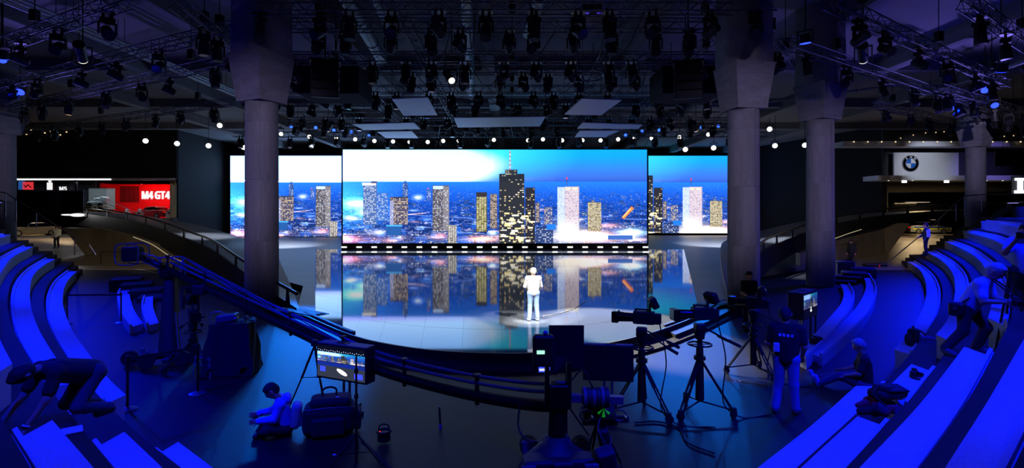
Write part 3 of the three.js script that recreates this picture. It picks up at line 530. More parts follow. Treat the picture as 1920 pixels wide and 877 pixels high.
{ const d = 59.5, o = thing('roundel_sign', 'large white sign panel with a black ring roundel of blue and white quarters', 'sign', null, P(1735.5, 330, d)); const w = wx(1796, d) - wx(1675, d), h = 44 * d / F;
  part(o, 'panel', box(w, h, 0.2, 0, h / 2, 0), M.white, 'white sign panel');
  const rx = wx(1705, d) - wx(1735.5, d), ry = 23.5 * d / F, R = 15 * d / F, e = part(o, 'emblem', cyl(R, R, 0.12, rx, ry, 0.15, Math.PI / 2, 0, 0, 40), M.blackGloss, 'black ring with three white letters');
  part(e, 'ring_edge', [tor(R, 0.03, rx, ry, 0.21), tor(R * 0.62, 0.03, rx, ry, 0.22)], M.steel);
  for (let q = 0; q < 4; q++) { const s = new THREE.Shape(); s.moveTo(0, 0); s.lineTo(R * 0.6 * Math.cos(q * Math.PI / 2), R * 0.6 * Math.sin(q * Math.PI / 2)); s.absarc(0, 0, R * 0.6, q * Math.PI / 2, (q + 1) * Math.PI / 2); part(e, 'quarter', new THREE.ExtrudeGeometry(s, { depth: 0.03, bevelEnabled: false, curveSegments: 10 }).translate(rx, ry, 0.21), q % 2 ? std(0x1c62c0, 0.4) : M.white); }
  'BMW'.split('').forEach((ch, i) => { const t = new TextGeometry(ch, { font: M.font, size: 0.24, depth: 0.02 }); t.computeBoundingBox(); t.translate(-t.boundingBox.max.x / 2, R * 0.68, 0.22).rotateZ([0.72, 0, -0.72][i]).translate(rx, ry, 0); part(e, 'letter', t, M.white); }); }
{ const o = thing('hanging_monitor', 'black switched-off monitor hung from the gallery ceiling', 'monitor', null, P(1888, 312, 52)); part(o, 'case', rbox(2.1, 1.6, 0.2, 0.05, 0, 0.85, 0, 0, -0.2, 0.03), M.black); part(o, 'screen_glass', box(1.95, 1.45, 0.02, 0.02, 0.85, 0.12, 0, -0.2, 0.03), M.glassBlack); for (const x of [-0.4, 0.4]) part(o, 'hanger', rod(V(x, 1.6, 0), V(x, CEIL0 - P(1888, 312, 52).y, 0), 0.02), M.blackMetal); }
{ const o = thing('lit_letter', 'glowing white serif letter on the gallery at the frame edge', 'sign', null, P(1913, 362, 50)); part(o, 'stem', rbox(0.45, 1.35, 0.2, 0.05, 0, 0.72, 0), glow(0xf2f6ff, 1.3)); part(o, 'foot', rbox(1.0, 0.3, 0.25, 0.05, 0, 0.12, 0), glow(0xf2f6ff, 1.3)); part(o, 'head', rbox(0.9, 0.25, 0.25, 0.05, 0, 1.3, 0), glow(0xf2f6ff, 1.3)); part(o, 'backing', box(1.3, 1.7, 0.08, 0, 0.75, -0.2), M.darkGrey); }
// ---------- cars under the galleries ----------
function car(label, pos, turn, paint, police) {
  const o = thing(police ? 'patrol_car' : 'saloon_car', label, 'car', null, pos, turn), W = 1.78;
  const ex = (pts, w, bev = 0.06) => { const s = new THREE.Shape(); pts.forEach(([x, y], i) => i ? s.lineTo(x, y) : s.moveTo(x, y)); return new THREE.ExtrudeGeometry(s, { depth: w - 2 * bev, bevelEnabled: true, bevelSize: bev, bevelThickness: bev, bevelSegments: 2 }).translate(0, 0, -w / 2 + bev); };
  part(o, 'body', ex([[-2.25, 0.28], [-1.75, 0.25], [1.75, 0.25], [2.28, 0.3], [2.3, 0.55], [2.1, 0.75], [1.05, 0.92], [-1.5, 0.98], [-2.2, 0.92], [-2.3, 0.6]], W), paint);
  part(o, 'cabin_glass', ex([[0.95, 0.92], [0.3, 1.34], [-0.9, 1.38], [-1.75, 0.98]], W - 0.22), M.glassBlack); part(o, 'roof', ex([[0.32, 1.34], [-0.1, 1.42], [-0.85, 1.42], [-1.05, 1.37]], W - 0.3, 0.04), paint);
  for (const x of [-1.42, 1.42]) for (const z of [-0.8, 0.8]) { const w = part(o, 'wheel', cyl(0.33, 0.33, 0.22, x, 0.33, z, Math.PI / 2, 0, 0, 20), M.rubber); part(w, 'rim', cyl(0.22, 0.22, 0.235, x, 0.33, z, Math.PI / 2, 0, 0, 12), M.alu); }
  for (const z of [-0.62, 0.62]) { part(o, 'headlight', rbox(0.2, 0.12, 0.36, 0.04, 2.22, 0.66, z), police ? glow(0xfff4d0, 1.3) : M.white); part(o, 'tail_light', rbox(0.12, 0.14, 0.36, 0.04, -2.27, 0.78, z), glow(0xff2010, 0.9)); part(o, 'mirror', rbox(0.16, 0.12, 0.2, 0.04, 0.6, 1.0, z * 1.55), paint); }
  for (const z of [-0.16, 0.16]) part(o, 'grille', rbox(0.06, 0.22, 0.26, 0.04, 2.3, 0.6, z), M.blackGloss);
  part(o, 'bumper', rbox(0.12, 0.16, 1.5, 0.04, 2.3, 0.36, 0), M.black);
  if (police) for (const z of [-W / 2 - 0.005, W / 2 + 0.005]) { part(o, 'yellow_band', box(3.9, 0.16, 0.02, -0.1, 0.62, z), std(0xd8d820, 0.5)); part(o, 'blue_band', box(3.6, 0.16, 0.02, -0.1, 0.8, z), std(0x1b3f9a, 0.5)); }
  return o;
}
car('silver patrol car with yellow and blue side bands parked below the gallery', V(wx(1737, 66), 1.0, -66), -0.12, std(0x9aa0a6, 0.3, { metalness: 0.3 }), true);
car('pale gold show car parked beyond the stand, half hidden by it', V(wx(62, 60), 1.0, -60), -2.2, std(0xd8cba8, 0.3), false);
car('red race car parked inside the red exhibit below the white letters', V(wx(288, 66.5), WG, -66.5), 2.9, std(0xb02028, 0.3), false);
for (const [px, lab, c] of [[238, 'white display stand with a helmet beside the ribbed red panels', 0xd8d0d0], [262, 'low pale display stand in front of the red race car', 0xc8b0b0], [318, 'white display stand at the tail of the red race car', 0xe0d8d8]]) { const o = thing('display_stand', lab, 'stand', null, V(wx(px, 64.9), WG, -64.9)); part(o, 'plinth', rbox(0.7, 0.8, 0.5, 0.03, 0, 0.4, 0), std(c, 0.5)); part(o, 'helmet', [sph(0.2, 0, 1.0, 0), rbox(0.3, 0.1, 0.3, 0.04, 0, 0.85, 0)], M.white); part(o, 'info_card', rbox(0.3, 0.2, 0.02, 0.01, 0.1, 0.65, 0.27), M.black); }
{ const warm = new THREE.Color(0xffd9a0); for (const [px, d, sx] of [[115, 52, -1], [70, 62, -1], [1720, 52, 1], [1735, 64, 1]]) { const o = thing('ceiling_panel_light', 'warm square ceiling lamp above the ' + (sx < 0 ? 'pale gold car floor' : 'patrol car floor') + (d > 60 ? ', farther one' : ', nearer one'), 'light', null, V(wx(px, d), d > 60 ? 2.75 : 4.6, -d)); part(o, 'housing', box(2, 0.1, 1, 0, 0.05, 0), M.black); part(o, 'lamp_face', box(1.8, 0.02, 0.8, 0, -0.012, 0), glow(0xffe6c0, 1)); area(V(wx(px, d), (d > 60 ? 2.75 : 4.6) - 0.05, -d), V(wx(px, d), 0, -d - 0.01), 1.8, 0.8, warm, d > 60 ? 12 : 60); } }
// ---------- stand handrails ----------
function handrail(label, pts, posts, d) {
  const o = thing('stand_handrail', label, 'railing'), q = pts.map(([x, y, dd]) => P(x, y, dd));
  for (let i = 0; i + 1 < q.length; i++) part(o, 'rail', rod(q[i], q[i + 1], 0.035), M.steel);
  for (const [x, y0, y1, dd] of posts) part(o, 'post', rod(P(x, y1, dd), P(x, y0, dd), 0.03), M.steel);
}
handrail('thin steel handrail with posts on the stand stair beside the pale gold car', [[-30, 358, 34], [10, 361, 34], [30, 374, 33.5], [68, 398, 33], [115, 429, 32.5], [168, 459, 32], [180, 478, 32]], [[-10, 359, 402, 34], [10, 361, 406, 34], [30, 374, 416, 33.5], [68, 398, 428, 33], [140, 443, 478, 32.4]]);
handrail('thin steel handrail climbing the stand stair in front of the patrol car', [[1657, 500, 37], [1662, 494, 37], [1740, 430, 37], [1808, 367, 37], [1850, 364, 37], [1960, 363, 36]], [[1660, 496, 512, 37], [1760, 412, 432, 37], [1793, 381, 415, 37], [1809, 367, 406, 37], [1841, 364, 396, 37]]);
// ---------- ceiling rig: trusses, ducts, panels, lamps ----------
const CEIL = 13.5;
function truss(a, b, label, s = 0.42, group = 'lighting trusses under the ceiling') {
  const o = thing('lighting_truss', label, 'truss', group, a), d = b.clone().sub(a), L = d.length(), t = d.clone().normalize(), x = t.clone().cross(UPV).normalize().multiplyScalar(s / 2), y = V(0, s / 2, 0);
  const at = (k, i, j) => t.clone().multiplyScalar(k).addScaledVector(x, i).addScaledVector(y, j), lace = [];
  for (const i of [-1, 1]) for (const j of [-1, 1]) part(o, 'chord', rod(at(0, i, j), at(L, i, j), 0.028, 0.028, 6), M.trussMetal);
  const n = Math.round(L / 0.5), r4 = (p, q) => lace.push(rod(p, q, 0.014, 0.014, 4));
  for (let k = 0; k < n; k++) { const u = k * L / n, v = (k + 1) * L / n, e = k % 2 ? 1 : -1; r4(at(u, -1, e), at(v, -1, -e)); r4(at(u, 1, e), at(v, 1, -e)); r4(at(u, e, -1), at(v, -e, -1)); r4(at(u, e, 1), at(v, -e, 1)); }
  part(o, 'lacing', lace, M.trussMetal);
  for (const k of [0.12, 0.5, 0.88]) { const p = t.clone().multiplyScalar(L * k); part(o, 'hoist_chain', rod(p.clone().setY(p.y + s / 2), V(p.x, CEIL - a.y - 0.05, p.z), 0.018, 0.018, 5), M.blackMetal); part(o, 'hoist', box(0.25, 0.45, 0.25, p.x, p.y + 0.7, p.z), M.black); }
  return o;
}
const heads = [];
function makeHead(tilt, lensMat, r = 0.17) {   // a moving-head lamp hung by its base, origin at the truss clamp
  const o = new THREE.Group(); o.name = 'moving_head_light';
  for (const x of [-0.12, 0.12]) part(o, 'clamp', box(0.08, 0.3, 0.08, x, -0.0, 0), M.blackMetal);
  part(o, 'mount_plate', cyl(0.27, 0.27, 0.03, 0, 0.05, 0, 0, 0, 0, 10), M.blackMetal);
  part(o, 'base', rbox(0.42, 0.16, 0.34, 0.03, 0, -0.2, 0), M.black);
  part(o, 'yoke', [box(0.05, 0.42, 0.12, -0.24, -0.48, 0), box(0.05, 0.42, 0.12, 0.24, -0.48, 0), box(0.5, 0.06, 0.14, 0, -0.3, 0)], M.black);
  const rot = (g) => g.rotateX(tilt).translate(0, -0.6, 0);
  part(o, 'head', [rot(lathe([[0, -0.3], [0.13, -0.28], [0.17, -0.2], [0.18, 0], [0.19, 0.12], [r + 0.03, 0.26], [r + 0.03, 0.3], [r, 0.3]], 14).rotateX(Math.PI / 2))], M.darkGrey);
  part(o, 'lens', rot(cyl(r, r, 0.03, 0, 0.28, 0, 0, 0, 0, 14).rotateX(Math.PI / 2)), lensMat);
  return o;
}
const lensOff = std(0x30343c, 0.1), lensWhite = glow(0xfffcf2, 2.2), lensBlue = glow(new THREE.Color().setRGB(0.03, 0.12, 1), 2.4), lensDeep = glow(new THREE.Color().setRGB(0.02, 0.05, 1), 3);
const protos = [makeHead(1.2, lensOff), makeHead(0.6, lensOff), makeHead(-0.4, lensOff), makeHead(1.5, lensOff)];
const headLabel = 'black moving-head lamp, unlit, hanging under the ceiling trusses';
function hang(proto, pos, turn, label, group) {
  const c = proto.clone(); c.name = numbered('moving_head_light'); c.position.copy(pos); c.rotation.y = turn; c.userData = { label, category: 'light', group }; scene.add(c); return c;
}
const ord = ['ninth', 'eighth', 'seventh', 'sixth', 'fifth', 'fourth', 'third', 'second', 'first']; let nCross = 0;
const cross = [[18.3, 10.6, -9, 9], [21, 10.9, -10, 10], [24, 10.5, -11.5, 11.5], [27.5, 10.9, -12, 12], [31, 10.7, -13, 13], [35, 10.9, -15, 15], [39, 10.7, -16, 16], [43, 10.8, -18, 18], [46, 10.3, -24, 22]];
for (const [d, y, x0, x1] of cross) {
  truss(D(x0, d, y), D(x1, d, y), ord[nCross++] + ' lattice lighting truss across the hall, counted from the main LED wall');
  const step = d > 40 ? 2.1 : 1.5;
  for (let x = x0 + 0.6; x < x1; x += step) { if (rnd() < 0.12) continue; hang(protos[Math.floor(rnd() * 4)], D(x + rr(-0.3, 0.3), d + rr(-0.05, 0.05), y - 0.26), rr(-0.9, 0.9), headLabel, 'unlit moving heads on the trusses'); }
}
const ll = 'black lattice lighting truss running lengthwise over the stage';
for (const x of [-8.5, -4.2, 4.4, 8.6]) truss(D(x, 17, 11.35), D(x * 1.15, 45, 11.35), ll);
// trusses over the stands, seen as long diagonals
const U = (px, py, y) => P(px, py, (y - EYE) * F / (HOR - py));
const sideLabelW = ' over the stand by the crane', sideLabelE = ' over the stand by the photographer', WORDS = ['highest slanting black lattice truss', 'second highest slanting black lattice truss', 'third highest slanting black lattice truss', 'low black lattice truss near the white lamps', 'short steep black lattice truss beside the column', 'short low black lattice truss near the blue lamps']; let nW = 0, nE = 0;
for (const [a, b] of [[[-60, 108], [235, 2]], [[-60, 176], [480, 42]], [[-60, 222], [452, 108]], [[10, 250], [440, 190]], [[330, 4], [470, 120]]]) truss(U(...a, 10.5), U(...b, 10.5), WORDS[nW++] + sideLabelW);
for (const [a, b] of [[[1555, 2], [1885, 158]], [[1808, 2], [1990, 128]], [[1474, 79], [1930, 232]], [[1640, 196], [1860, 244]], [[1400, 20], [1480, 120]], [[1760, 165], [1935, 215]]]) truss(U(...a, 10.5), U(...b, 10.5), WORDS[nE++] + sideLabelE);
const sideLines = [...[[[-60, 108], [235, 2]], [[-60, 176], [480, 42]], [[-60, 222], [452, 108]], [[10, 250], [440, 190]], [[330, 4], [470, 120]]], ...[[[1555, 2], [1885, 158]], [[1808, 2], [1990, 128]], [[1474, 79], [1930, 232]], [[1640, 196], [1860, 244]], [[1400, 20], [1480, 120]], [[1760, 165], [1935, 215]]]];
for (const [a, b] of sideLines) { const p = U(...a, 10.5), q = U(...b, 10.5), n = Math.round(p.distanceTo(q) / 3.4); for (let i = 0; i < n; i++) hang(protos[Math.floor(rnd() * 4)], p.clone().lerp(q, (i + rr(0.3, 0.7)) / n).setY(10.26), rr(-1, 1), 'black moving-head lamp, unlit, on the trusses over the stands', 'unlit moving heads over the stands'); }
// ducts and pipes
function duct(a, b, r, label) { const o = thing('ceiling_duct', label, 'duct', 'ducts under the ceiling slab'); part(o, 'pipe', rod(a, b, r, r, 14), M.duct); const d = b.clone().sub(a), n = Math.max(2, Math.round(d.length() / 3)); for (let i = 1; i < n; i++) { const p = a.clone().addScaledVector(d, i / n); part(o, 'flange', rod(p, p.clone().addScaledVector(d.clone().normalize(), 0.08), r * 1.08, r * 1.08, 14), M.grey); part(o, 'hanger', rod(p.clone().setY(p.y + r), p.clone().setY(CEIL - 0.05), 0.015, 0.015, 5), M.blackMetal); } }
duct(U(640, -20, 12.4), U(716, 112, 12.4), 0.32, 'fat silver air duct running lengthwise above the trusses'); duct(U(694, -20, 12.6), U(735, 66, 12.6), 0.2, 'slimmer silver pipe beside the fat air duct');
duct(U(874, -10, 12.3), U(884, 180, 12.3), 0.27, 'silver duct running lengthwise over the middle of the stage'); duct(U(1012, -10, 12.5), U(990, 62, 12.5), 0.3, 'pale duct next to the hanging hoist frame');
for (const [k, r] of [[0, 0.09], [0.35, 0.07], [-0.45, 0.12]]) duct(V(-20.4 + k, 12.2, -18), V(-19.8 + k, 12.2, -46), r, 'thin bright conduit of the triple run over the stand by the crane');
duct(U(1440, 190, 12.2), U(1700, 158, 12.2), 0.1, 'thin pale pipe crossing behind the single column'); duct(U(1700, 190, 11.8), U(1930, 112, 11.8), 0.12, 'thin pale pipe above the roundel sign');
// pale reflector panels
const refl = [[[735, 186], [802, 183], [820, 216], [757, 217]], [[1092, 185], [1166, 188], [1127, 216], [1058, 215]], [[851, 221], [1023, 219], [1012, 237], [858, 239]], [[661, 233], [776, 230], [788, 242], [682, 244]], [[707, 247], [772, 246], [784, 259], [723, 259]], [[1093, 230], [1205, 234], [1196, 242], [1083, 241]], [[1088, 245], [1162, 245], [1134, 257], [1078, 257]]];
const reflWords = ['tilted pale square ceiling panel above the pale sky side', 'tilted pale square ceiling panel above the twin tower side', 'widest pale ceiling panel above the dark tower', 'long narrow pale ceiling panel over the pale sky', 'smaller pale ceiling panel just over the white lamp row, pale sky side', 'long narrow bluish ceiling panel over the twin tower', 'smaller bluish ceiling panel just over the white lamp row, twin tower side'];
refl.forEach((q, i) => { const y = i > 2 ? 9.35 : 9.5, o = thing('ceiling_reflector', reflWords[i], 'ceiling panel', 'pale panels under the trusses'); const p = q.map(([x, r]) => U(x, r, y)); part(o, 'board', prism(p, y + 0.06, y), M.white); for (const v of p) part(o, 'hanger', rod(v.clone().setY(y), v.clone().setY(CEIL), 0.012, 0.012, 4), M.blackMetal); });
// loudspeaker clusters
function speakers(px, py, d, turn, label) { const o = thing('speaker_cluster', label, 'loudspeaker', null, P(px, py, d), turn); for (let i = 0; i < 4; i++) part(o, 'cabinet', rbox(1.1, 0.34, 0.7, 0.04, 0, -0.37 * i, i * i * 0.04, i * 0.06), M.black); part(o, 'bumper_frame', box(1.2, 0.1, 0.8, 0, 0.25, 0), M.blackMetal); part(o, 'chain', rod(V(0, 0.3, 0), V(0, CEIL - P(px, py, d).y, 0), 0.03), M.blackMetal); }
speakers(610, 128, 22, 0.3, 'stack of black loudspeakers hung beside the fat air duct'); speakers(1290, 130, 22, -0.3, 'stack of black loudspeakers hung beside the column with the camera operator');
// black drape boxes that mask the rig
for (const [x, lab] of [[630, 'black masking box under the trusses on the pale sky side'], [1285, 'black masking box under the trusses on the turquoise sky side']]) { const o = thing('masking_box', lab, 'drape', null, P(x, 160, 26)); part(o, 'cloth', rbox(2.9, 1.3, 2.4, 0.05, 0, 0, 0), M.drape); part(o, 'pipe', rod(V(-1.6, 0.7, 0), V(1.6, 0.7, 0), 0.04), M.blackMetal); part(o, 'hanger', rod(V(0, 0.6, 0), V(0, CEIL - P(x, 160, 26).y, 0), 0.03), M.blackMetal); }
{ const o = thing('hoist_frame', 'rectangular hanging hoist frame with rope sides above the dark tower', 'frame', null, P(1110, 30, 20)); part(o, 'top_bar', box(1.2, 0.16, 0.3, 0, 0, 0), M.darkGrey); for (const x of [-0.55, 0.55]) part(o, 'side_rope', tube([V(x, 0, 0), V(x * 1.02, -1.2, 0), V(x * 0.9, -2.1, 0)], 0.03, 16), M.grey); part(o, 'bottom_ring', tor(0.42, 0.04, 0.02, -2.25, 0, 1.3, 0, 0), M.steel); part(o, 'winch', rbox(0.7, 0.35, 0.4, 0.05, 0, 0.3, 0), M.black); for (const x of [-0.25, 0.25]) part(o, 'violet_lamp', box(0.22, 0.07, 0.05, x, 0.02, 0.18), glow(0x5a40ff, 0.6)); part(o, 'hanger', rod(V(0, 0.4, 0), V(0, CEIL - P(1110, 30, 20).y, 0), 0.03), M.blackMetal); }
// swagged cables
for (let i = 0; i < 26; i++) { const k = i % 8, [d, y] = cross[k], [d2, y2] = cross[k + 1], x = rr(-8, 6), w = rr(-1.5, 1.5); single('rig_cable', 'black cable swagged between the ceiling trusses', 'cable', tube([D(x, d, y - 0.2), D(x + w / 2, (d + d2) / 2, y - rr(0.5, 1.2)), D(x + w, d2, y2 - 0.2)], 0.022, 14, 5), M.black, 'swagged rig cables'); }
// screen suspension wires
for (let i = 0; i < 17; i++) { const x = -15 + i * 1.68; single('suspension_wire', 'thin steel wire above the LED walls', 'wire', rod(V(x, 9.3, -48.8), V(x * 1.25 - 0.4, 13.5, -47), 0.022, 0.022, 4), M.grey, 'wires above the screens'); }
// lit lamps
function lit(px, py, d, proto, label, group, color, intensity, target, angle) {
  const p = P(px, py, d), t = target ?? V(p.x * 0.5, 0.5, -20), dir = t.clone().sub(p), yaw = Math.atan2(dir.x, dir.z), o = thing('stage_lamp', label, 'light', group, p, yaw);
  const pitch = Math.atan2(-dir.y, Math.hypot(dir.x, dir.z));
  const rot = (g) => g.rotateX(pitch);
  const r = proto.r;
  part(o, 'can', rot(lathe([[0, -0.34], [r * 0.8, -0.3], [r, -0.1], [r * 1.12, 0.0], [r * 1.12, 0.03], [r * 0.98, 0.03]], 14).rotateX(Math.PI / 2)), M.darkGrey);
  part(o, 'lens', rot(cyl(r, r, 0.03, 0, 0.02, 0, 0, 0, 0, 16).rotateX(Math.PI / 2)), proto.mat);
  part(o, 'yoke', [box(0.04, 0.5, 0.05, -r * 1.3, 0.2, 0), box(0.04, 0.5, 0.05, r * 1.3, 0.2, 0), box(r * 2.7, 0.05, 0.06, 0, 0.45, 0), box(0.06, 0.3, 0.06, 0, 0.6, 0)], M.black);
  if (d > 46.5 || d < 44) part(o, 'drop_pipe', rod(V(0, 0.7, 0), V(0, CEIL - p.y, 0), 0.025, 0.025, 6), M.black);
  if (intensity) spot(p.clone().addScaledVector(dir.normalize(), 0.06), t, color, intensity, angle, 0.6, 5);
  return o;
}
const wh = { r: 0.17, mat: lensWhite }, wh2 = { r: 0.24, mat: lensWhite }, bl = { r: 0.14, mat: lensBlue }, deep = { r: 0.2, mat: lensDeep };
const AZURE = new THREE.Color().setRGB(0, 0.17, 1), rowLabel = 'small white lamp of the long row above the main LED wall';
for (const [px, py] of [[527, 251], [580, 256], [631, 259], [666, 261], [702, 264], [737, 265], [768, 266], [802, 266], [831, 264], [860, 264], [926, 262], [990, 263], [1018, 261], [1054, 263], [1092, 263], [1126, 263], [1159, 261], [1188, 259], [1222, 259], [1274, 257], [1328, 252]]) lit(px, py, 46.2, wh, rowLabel, 'white lamp row above the main screen', COOL, 8, null, 0.3);
lit(798, 235, 43, wh, 'single white lamp above the row, between the pale ceiling panels', null, COOL, 0);
for (const [px, py, lab] of [[273, 264, 'white lamp above the red exhibit, farthest from the screens'], [332, 269, 'second white lamp above the dark wall, counted from the red exhibit'], [391, 273, 'third white lamp above the dark wall, counted from the red exhibit'], [457, 276, 'white lamp partly behind the column by the crane'], [412, 235, 'small white lamp high beside the column by the crane']]) lit(px, py, 52, wh2, lab, null, COOL, 0);
for (const [px, py, lab] of [[1285, 280, 'white lamp just above the turquoise sky, first of two'], [1338, 277, 'white lamp just above the turquoise sky, beside the column'], [1453, 273, 'white lamp between the two concrete columns'], [1509, 272, 'white lamp touching the single column'], [1443, 242, 'small white lamp high between the two columns']]) lit(px, py, 52, wh2, lab, null, COOL, 0);
for (const [px, py] of [[546, 237], [592, 239], [626, 244], [659, 247], [692, 254], [1173, 253], [1204, 246], [1236, 244], [1315, 239], [1347, 236]]) lit(px, py, 46.2, bl, 'small blue lamp above the white lamp row', 'small blue lamps above the screens', AZURE, 900, px < 900 ? D(-5.6 + (px - 620) * 0.006, 12.6) : D(4.9 + (px - 1255) * 0.006, 13.2), 0.062);
// tiny house lamps far away
for (let i = 0; i < 10; i++) single('far_lamp', 'tiny warm lamp on the dark far wall above the gallery by the crane', 'light', sph(0.08, ...P(28 + i * 11 + rr(-3, 3), 241 + rr(0, 14), 63.75).toArray()), glow(0xffd9a0, 1.1), 'tiny warm lamps by the crane');
for (let i = 0; i < 12; i++) single('far_lamp', 'tiny warm lamp under the ceiling above the roundel sign', 'light', sph(0.06, ...P(1690 + i * 21 + rr(-5, 5), 244 + rr(0, 16), 60.32).toArray()), glow(0xffd9a0, 0.9), 'tiny warm lamps by the roundel sign');
// blue wash lamps: those in view, and their neighbours on the same trusses overhead
const WASH = 1.85;
for (const [px, py, y, lab] of [[38, 172, 10.2, 'glowing deep blue wash lamp over the stand by the crane, lower one'], [3, 110, 10.2, 'glowing deep blue wash lamp at the frame edge by the crane'], [1847, 168, 10.2, 'highest glowing blue wash lamp over the photographer'], [1783, 202, 10.2, 'glowing blue wash lamp nearest the roundel sign'], [1865, 197, 10.2, 'glowing blue wash lamp above the distant column']]) { const p = U(px, py, y); lit(px, py, -p.z, deep, lab, null, BLUE, 500 * WASH, V(p.x * 0.86, 0.8, p.z + 10), 0.75); }
const washLabel = 'blue wash lamp on the truss above the stands';
for (const [x, d, tx, td, k] of [[-9, 6, -8, 9.5, 460], [-14, 15, -15, 17.5, 520], [-21, 22, -23, 25, 520], [-3, 3.2, -5, 6, 300], [9, 6, 7.5, 8, 460], [15, 15, 14, 17, 520], [22, 24, 23, 28, 560], [3.5, 2.6, 4.3, 5.5, 330], [11, 20, 12, 21, 120], [-9, 20, -14, 22, 120], [2, 5, 2.4, 9.5, 45], [-3, 5, -3.2, 9.5, 45]]) {
  const p = D(x, d, 9.9), t = D(tx, td, 0.8), dir = t.clone().sub(p).normalize(), pitch = Math.asin(-dir.y), yaw = Math.atan2(dir.x, dir.z);
  const o = thing('wash_lamp', washLabel, 'light', 'blue wash lamps over the stands', p, yaw), rot = (g) => g.rotateX(pitch);
  part(o, 'can', rot(lathe([[0, -0.34], [0.16, -0.3], [0.2, -0.1], [0.22, 0], [0.2, 0.02]], 12).rotateX(Math.PI / 2)), M.darkGrey); part(o, 'lens', rot(cyl(0.19, 0.19, 0.03, 0, 0.02, 0, 0, 0, 0, 14).rotateX(Math.PI / 2)), lensDeep); part(o, 'drop_pipe', rod(V(0, 0.45, 0), V(0, CEIL - p.y, 0), 0.025, 0.025, 6), M.black); part(o, 'yoke', [box(0.04, 0.5, 0.05, -0.26, 0.2, 0), box(0.04, 0.5, 0.05, 0.26, 0.2, 0), box(0.56, 0.05, 0.06, 0, 0.45, 0)], M.black);
  spot(p.clone().addScaledVector(dir, 0.06), t, BLUE, k * WASH, 0.6, 0.8, 8);
}
// white beams on the stage: follow spots on the presenter and the pools on the wings
const MAN = G(1000, 600, HS);
function key(x, d, y, target, intensity, angle, label, color = DAY, pen = 0.25) { const p = D(x, d, y), dir = target.clone().sub(p).normalize(), pitch = Math.asin(-dir.y), yaw = Math.atan2(dir.x, dir.z), o = thing('follow_spot', label, 'light', 'follow spots on the trusses', p, yaw), rot = (g) => g.rotateX(pitch); part(o, 'barrel', rot(cyl(0.17, 0.2, 0.9, 0, -0.45, 0, 0, 0, 0, 14).rotateX(Math.PI / 2)), M.black); part(o, 'lens', rot(cyl(0.16, 0.16, 0.03, 0, 0.02, 0, 0, 0, 0, 14).rotateX(Math.PI / 2)), glow(0xfff6e6, 2)); part(o, 'drop_pipe', rod(V(0, 0.5, 0), V(0, CEIL - y, 0), 0.025, 0.025, 6), M.black); part(o, 'yoke', [box(0.04, 0.6, 0.05, -0.28, 0.2, 0), box(0.04, 0.6, 0.05, 0.28, 0.2, 0), box(0.6, 0.05, 0.06, 0, 0.5, 0)], M.black); spot(p.clone().addScaledVector(dir, 0.08), target, color, intensity, angle, pen, 3); }
key(-5.5, 9, 9.9, MAN.clone().add(V(0.1, 0.3, 0)), 2100, 0.085, 'follow spot aimed at the presenter from over the crane');
key(6.5, 9, 9.9, MAN.clone().add(V(-0.1, 0.3, 0)), 1400, 0.085, 'follow spot aimed at the presenter from over the tripods');
key(2.2, 14.2, 10.0, MAN.clone().add(V(-0.1, 0, 0.1)), 2600, 0.062, 'steep follow spot making the white pool at the presenter feet', DAY, 0.7);
key(-3, 26.5, 10.1, MAN.clone().add(V(2.7, 0, 0.7)), 6000, 0.15, 'follow spot throwing the pale pool beside the presenter');
key(-4, 11, 9.9, MAN.clone().add(V(0.2, 0, -1)), 120, 0.2, 'soft front spot on the stage around the presenter');
key(-15, 43.5, 10.3, V(wx(505, 55), HS, -55), 12000, 0.33, 'spot throwing the white pool beside the set-back LED wall by the crane', COOL, 0.9);
key(15, 43.5, 10.3, V(wx(1365, 57), HS, -57), 12000, 0.33, 'spot throwing the white pool beside the turquoise LED wall', COOL, 0.9);
key(-16, 36, 10.3, V(wx(405, 36), 1.4, -34), 900, 0.24, 'spot on the ramp by the crane', COOL, 0.9); key(15.5, 34, 10.3, V(wx(1455, 33), 1.6, -31), 900, 0.24, 'spot on the ramp behind the columns', COOL, 0.9);
// accent spots on the columns and the roundel sign, uplights on the gallery edge
const LILAC = new THREE.Color(0xd2c8ff), VIOLET = new THREE.Color(0x8a7cff);
key(-5, -2, 11, V(-9.6, 5.2, -19.7), 560, 0.2, 'accent spot on the column by the crane', LILAC, 0.9);
key(5, -2, 11, V(8.3, 5.2, -19), 520, 0.2, 'accent spot on the column with the operator', LILAC, 0.9);
key(9, -2, 11, V(15, 5.2, -25.9), 820, 0.16, 'accent spot on the single column', LILAC, 0.9);
key(24, 20, 11, V(33.9, 8, -39), 420, 0.2, 'accent spot on the distant column by the roundel sign', LILAC, 0.9);
key(-24, 18, 11, V(-34, 7, -36), 200, 0.2, 'accent spot on the distant column by the gallery glass', LILAC, 0.9);
key(42, 50, 11.3, V(45.5, 8.6, -59.5), 170, 0.4, 'flood on the roundel sign', COOL, 0.8);
key(50, 50, 11.3, V(52, 8, -59.5), 120, 0.4, 'blue tinted flood on the ledge under the roundel sign', new THREE.Color(0x8a80ff), 0.9);
key(-16.5, 20.5, 9.4, V(-26, 0.8, -36.5), 300, 0.3, 'warm flood on the wall under the ramp by the crane', new THREE.Color(0xffe4b8), 0.9);
key(13.5, 20.5, 9.4, V(26, 0.9, -38), 300, 0.26, 'warm flood on the wall under the ramp behind the columns', new THREE.Color(0xffe4b8), 0.9);
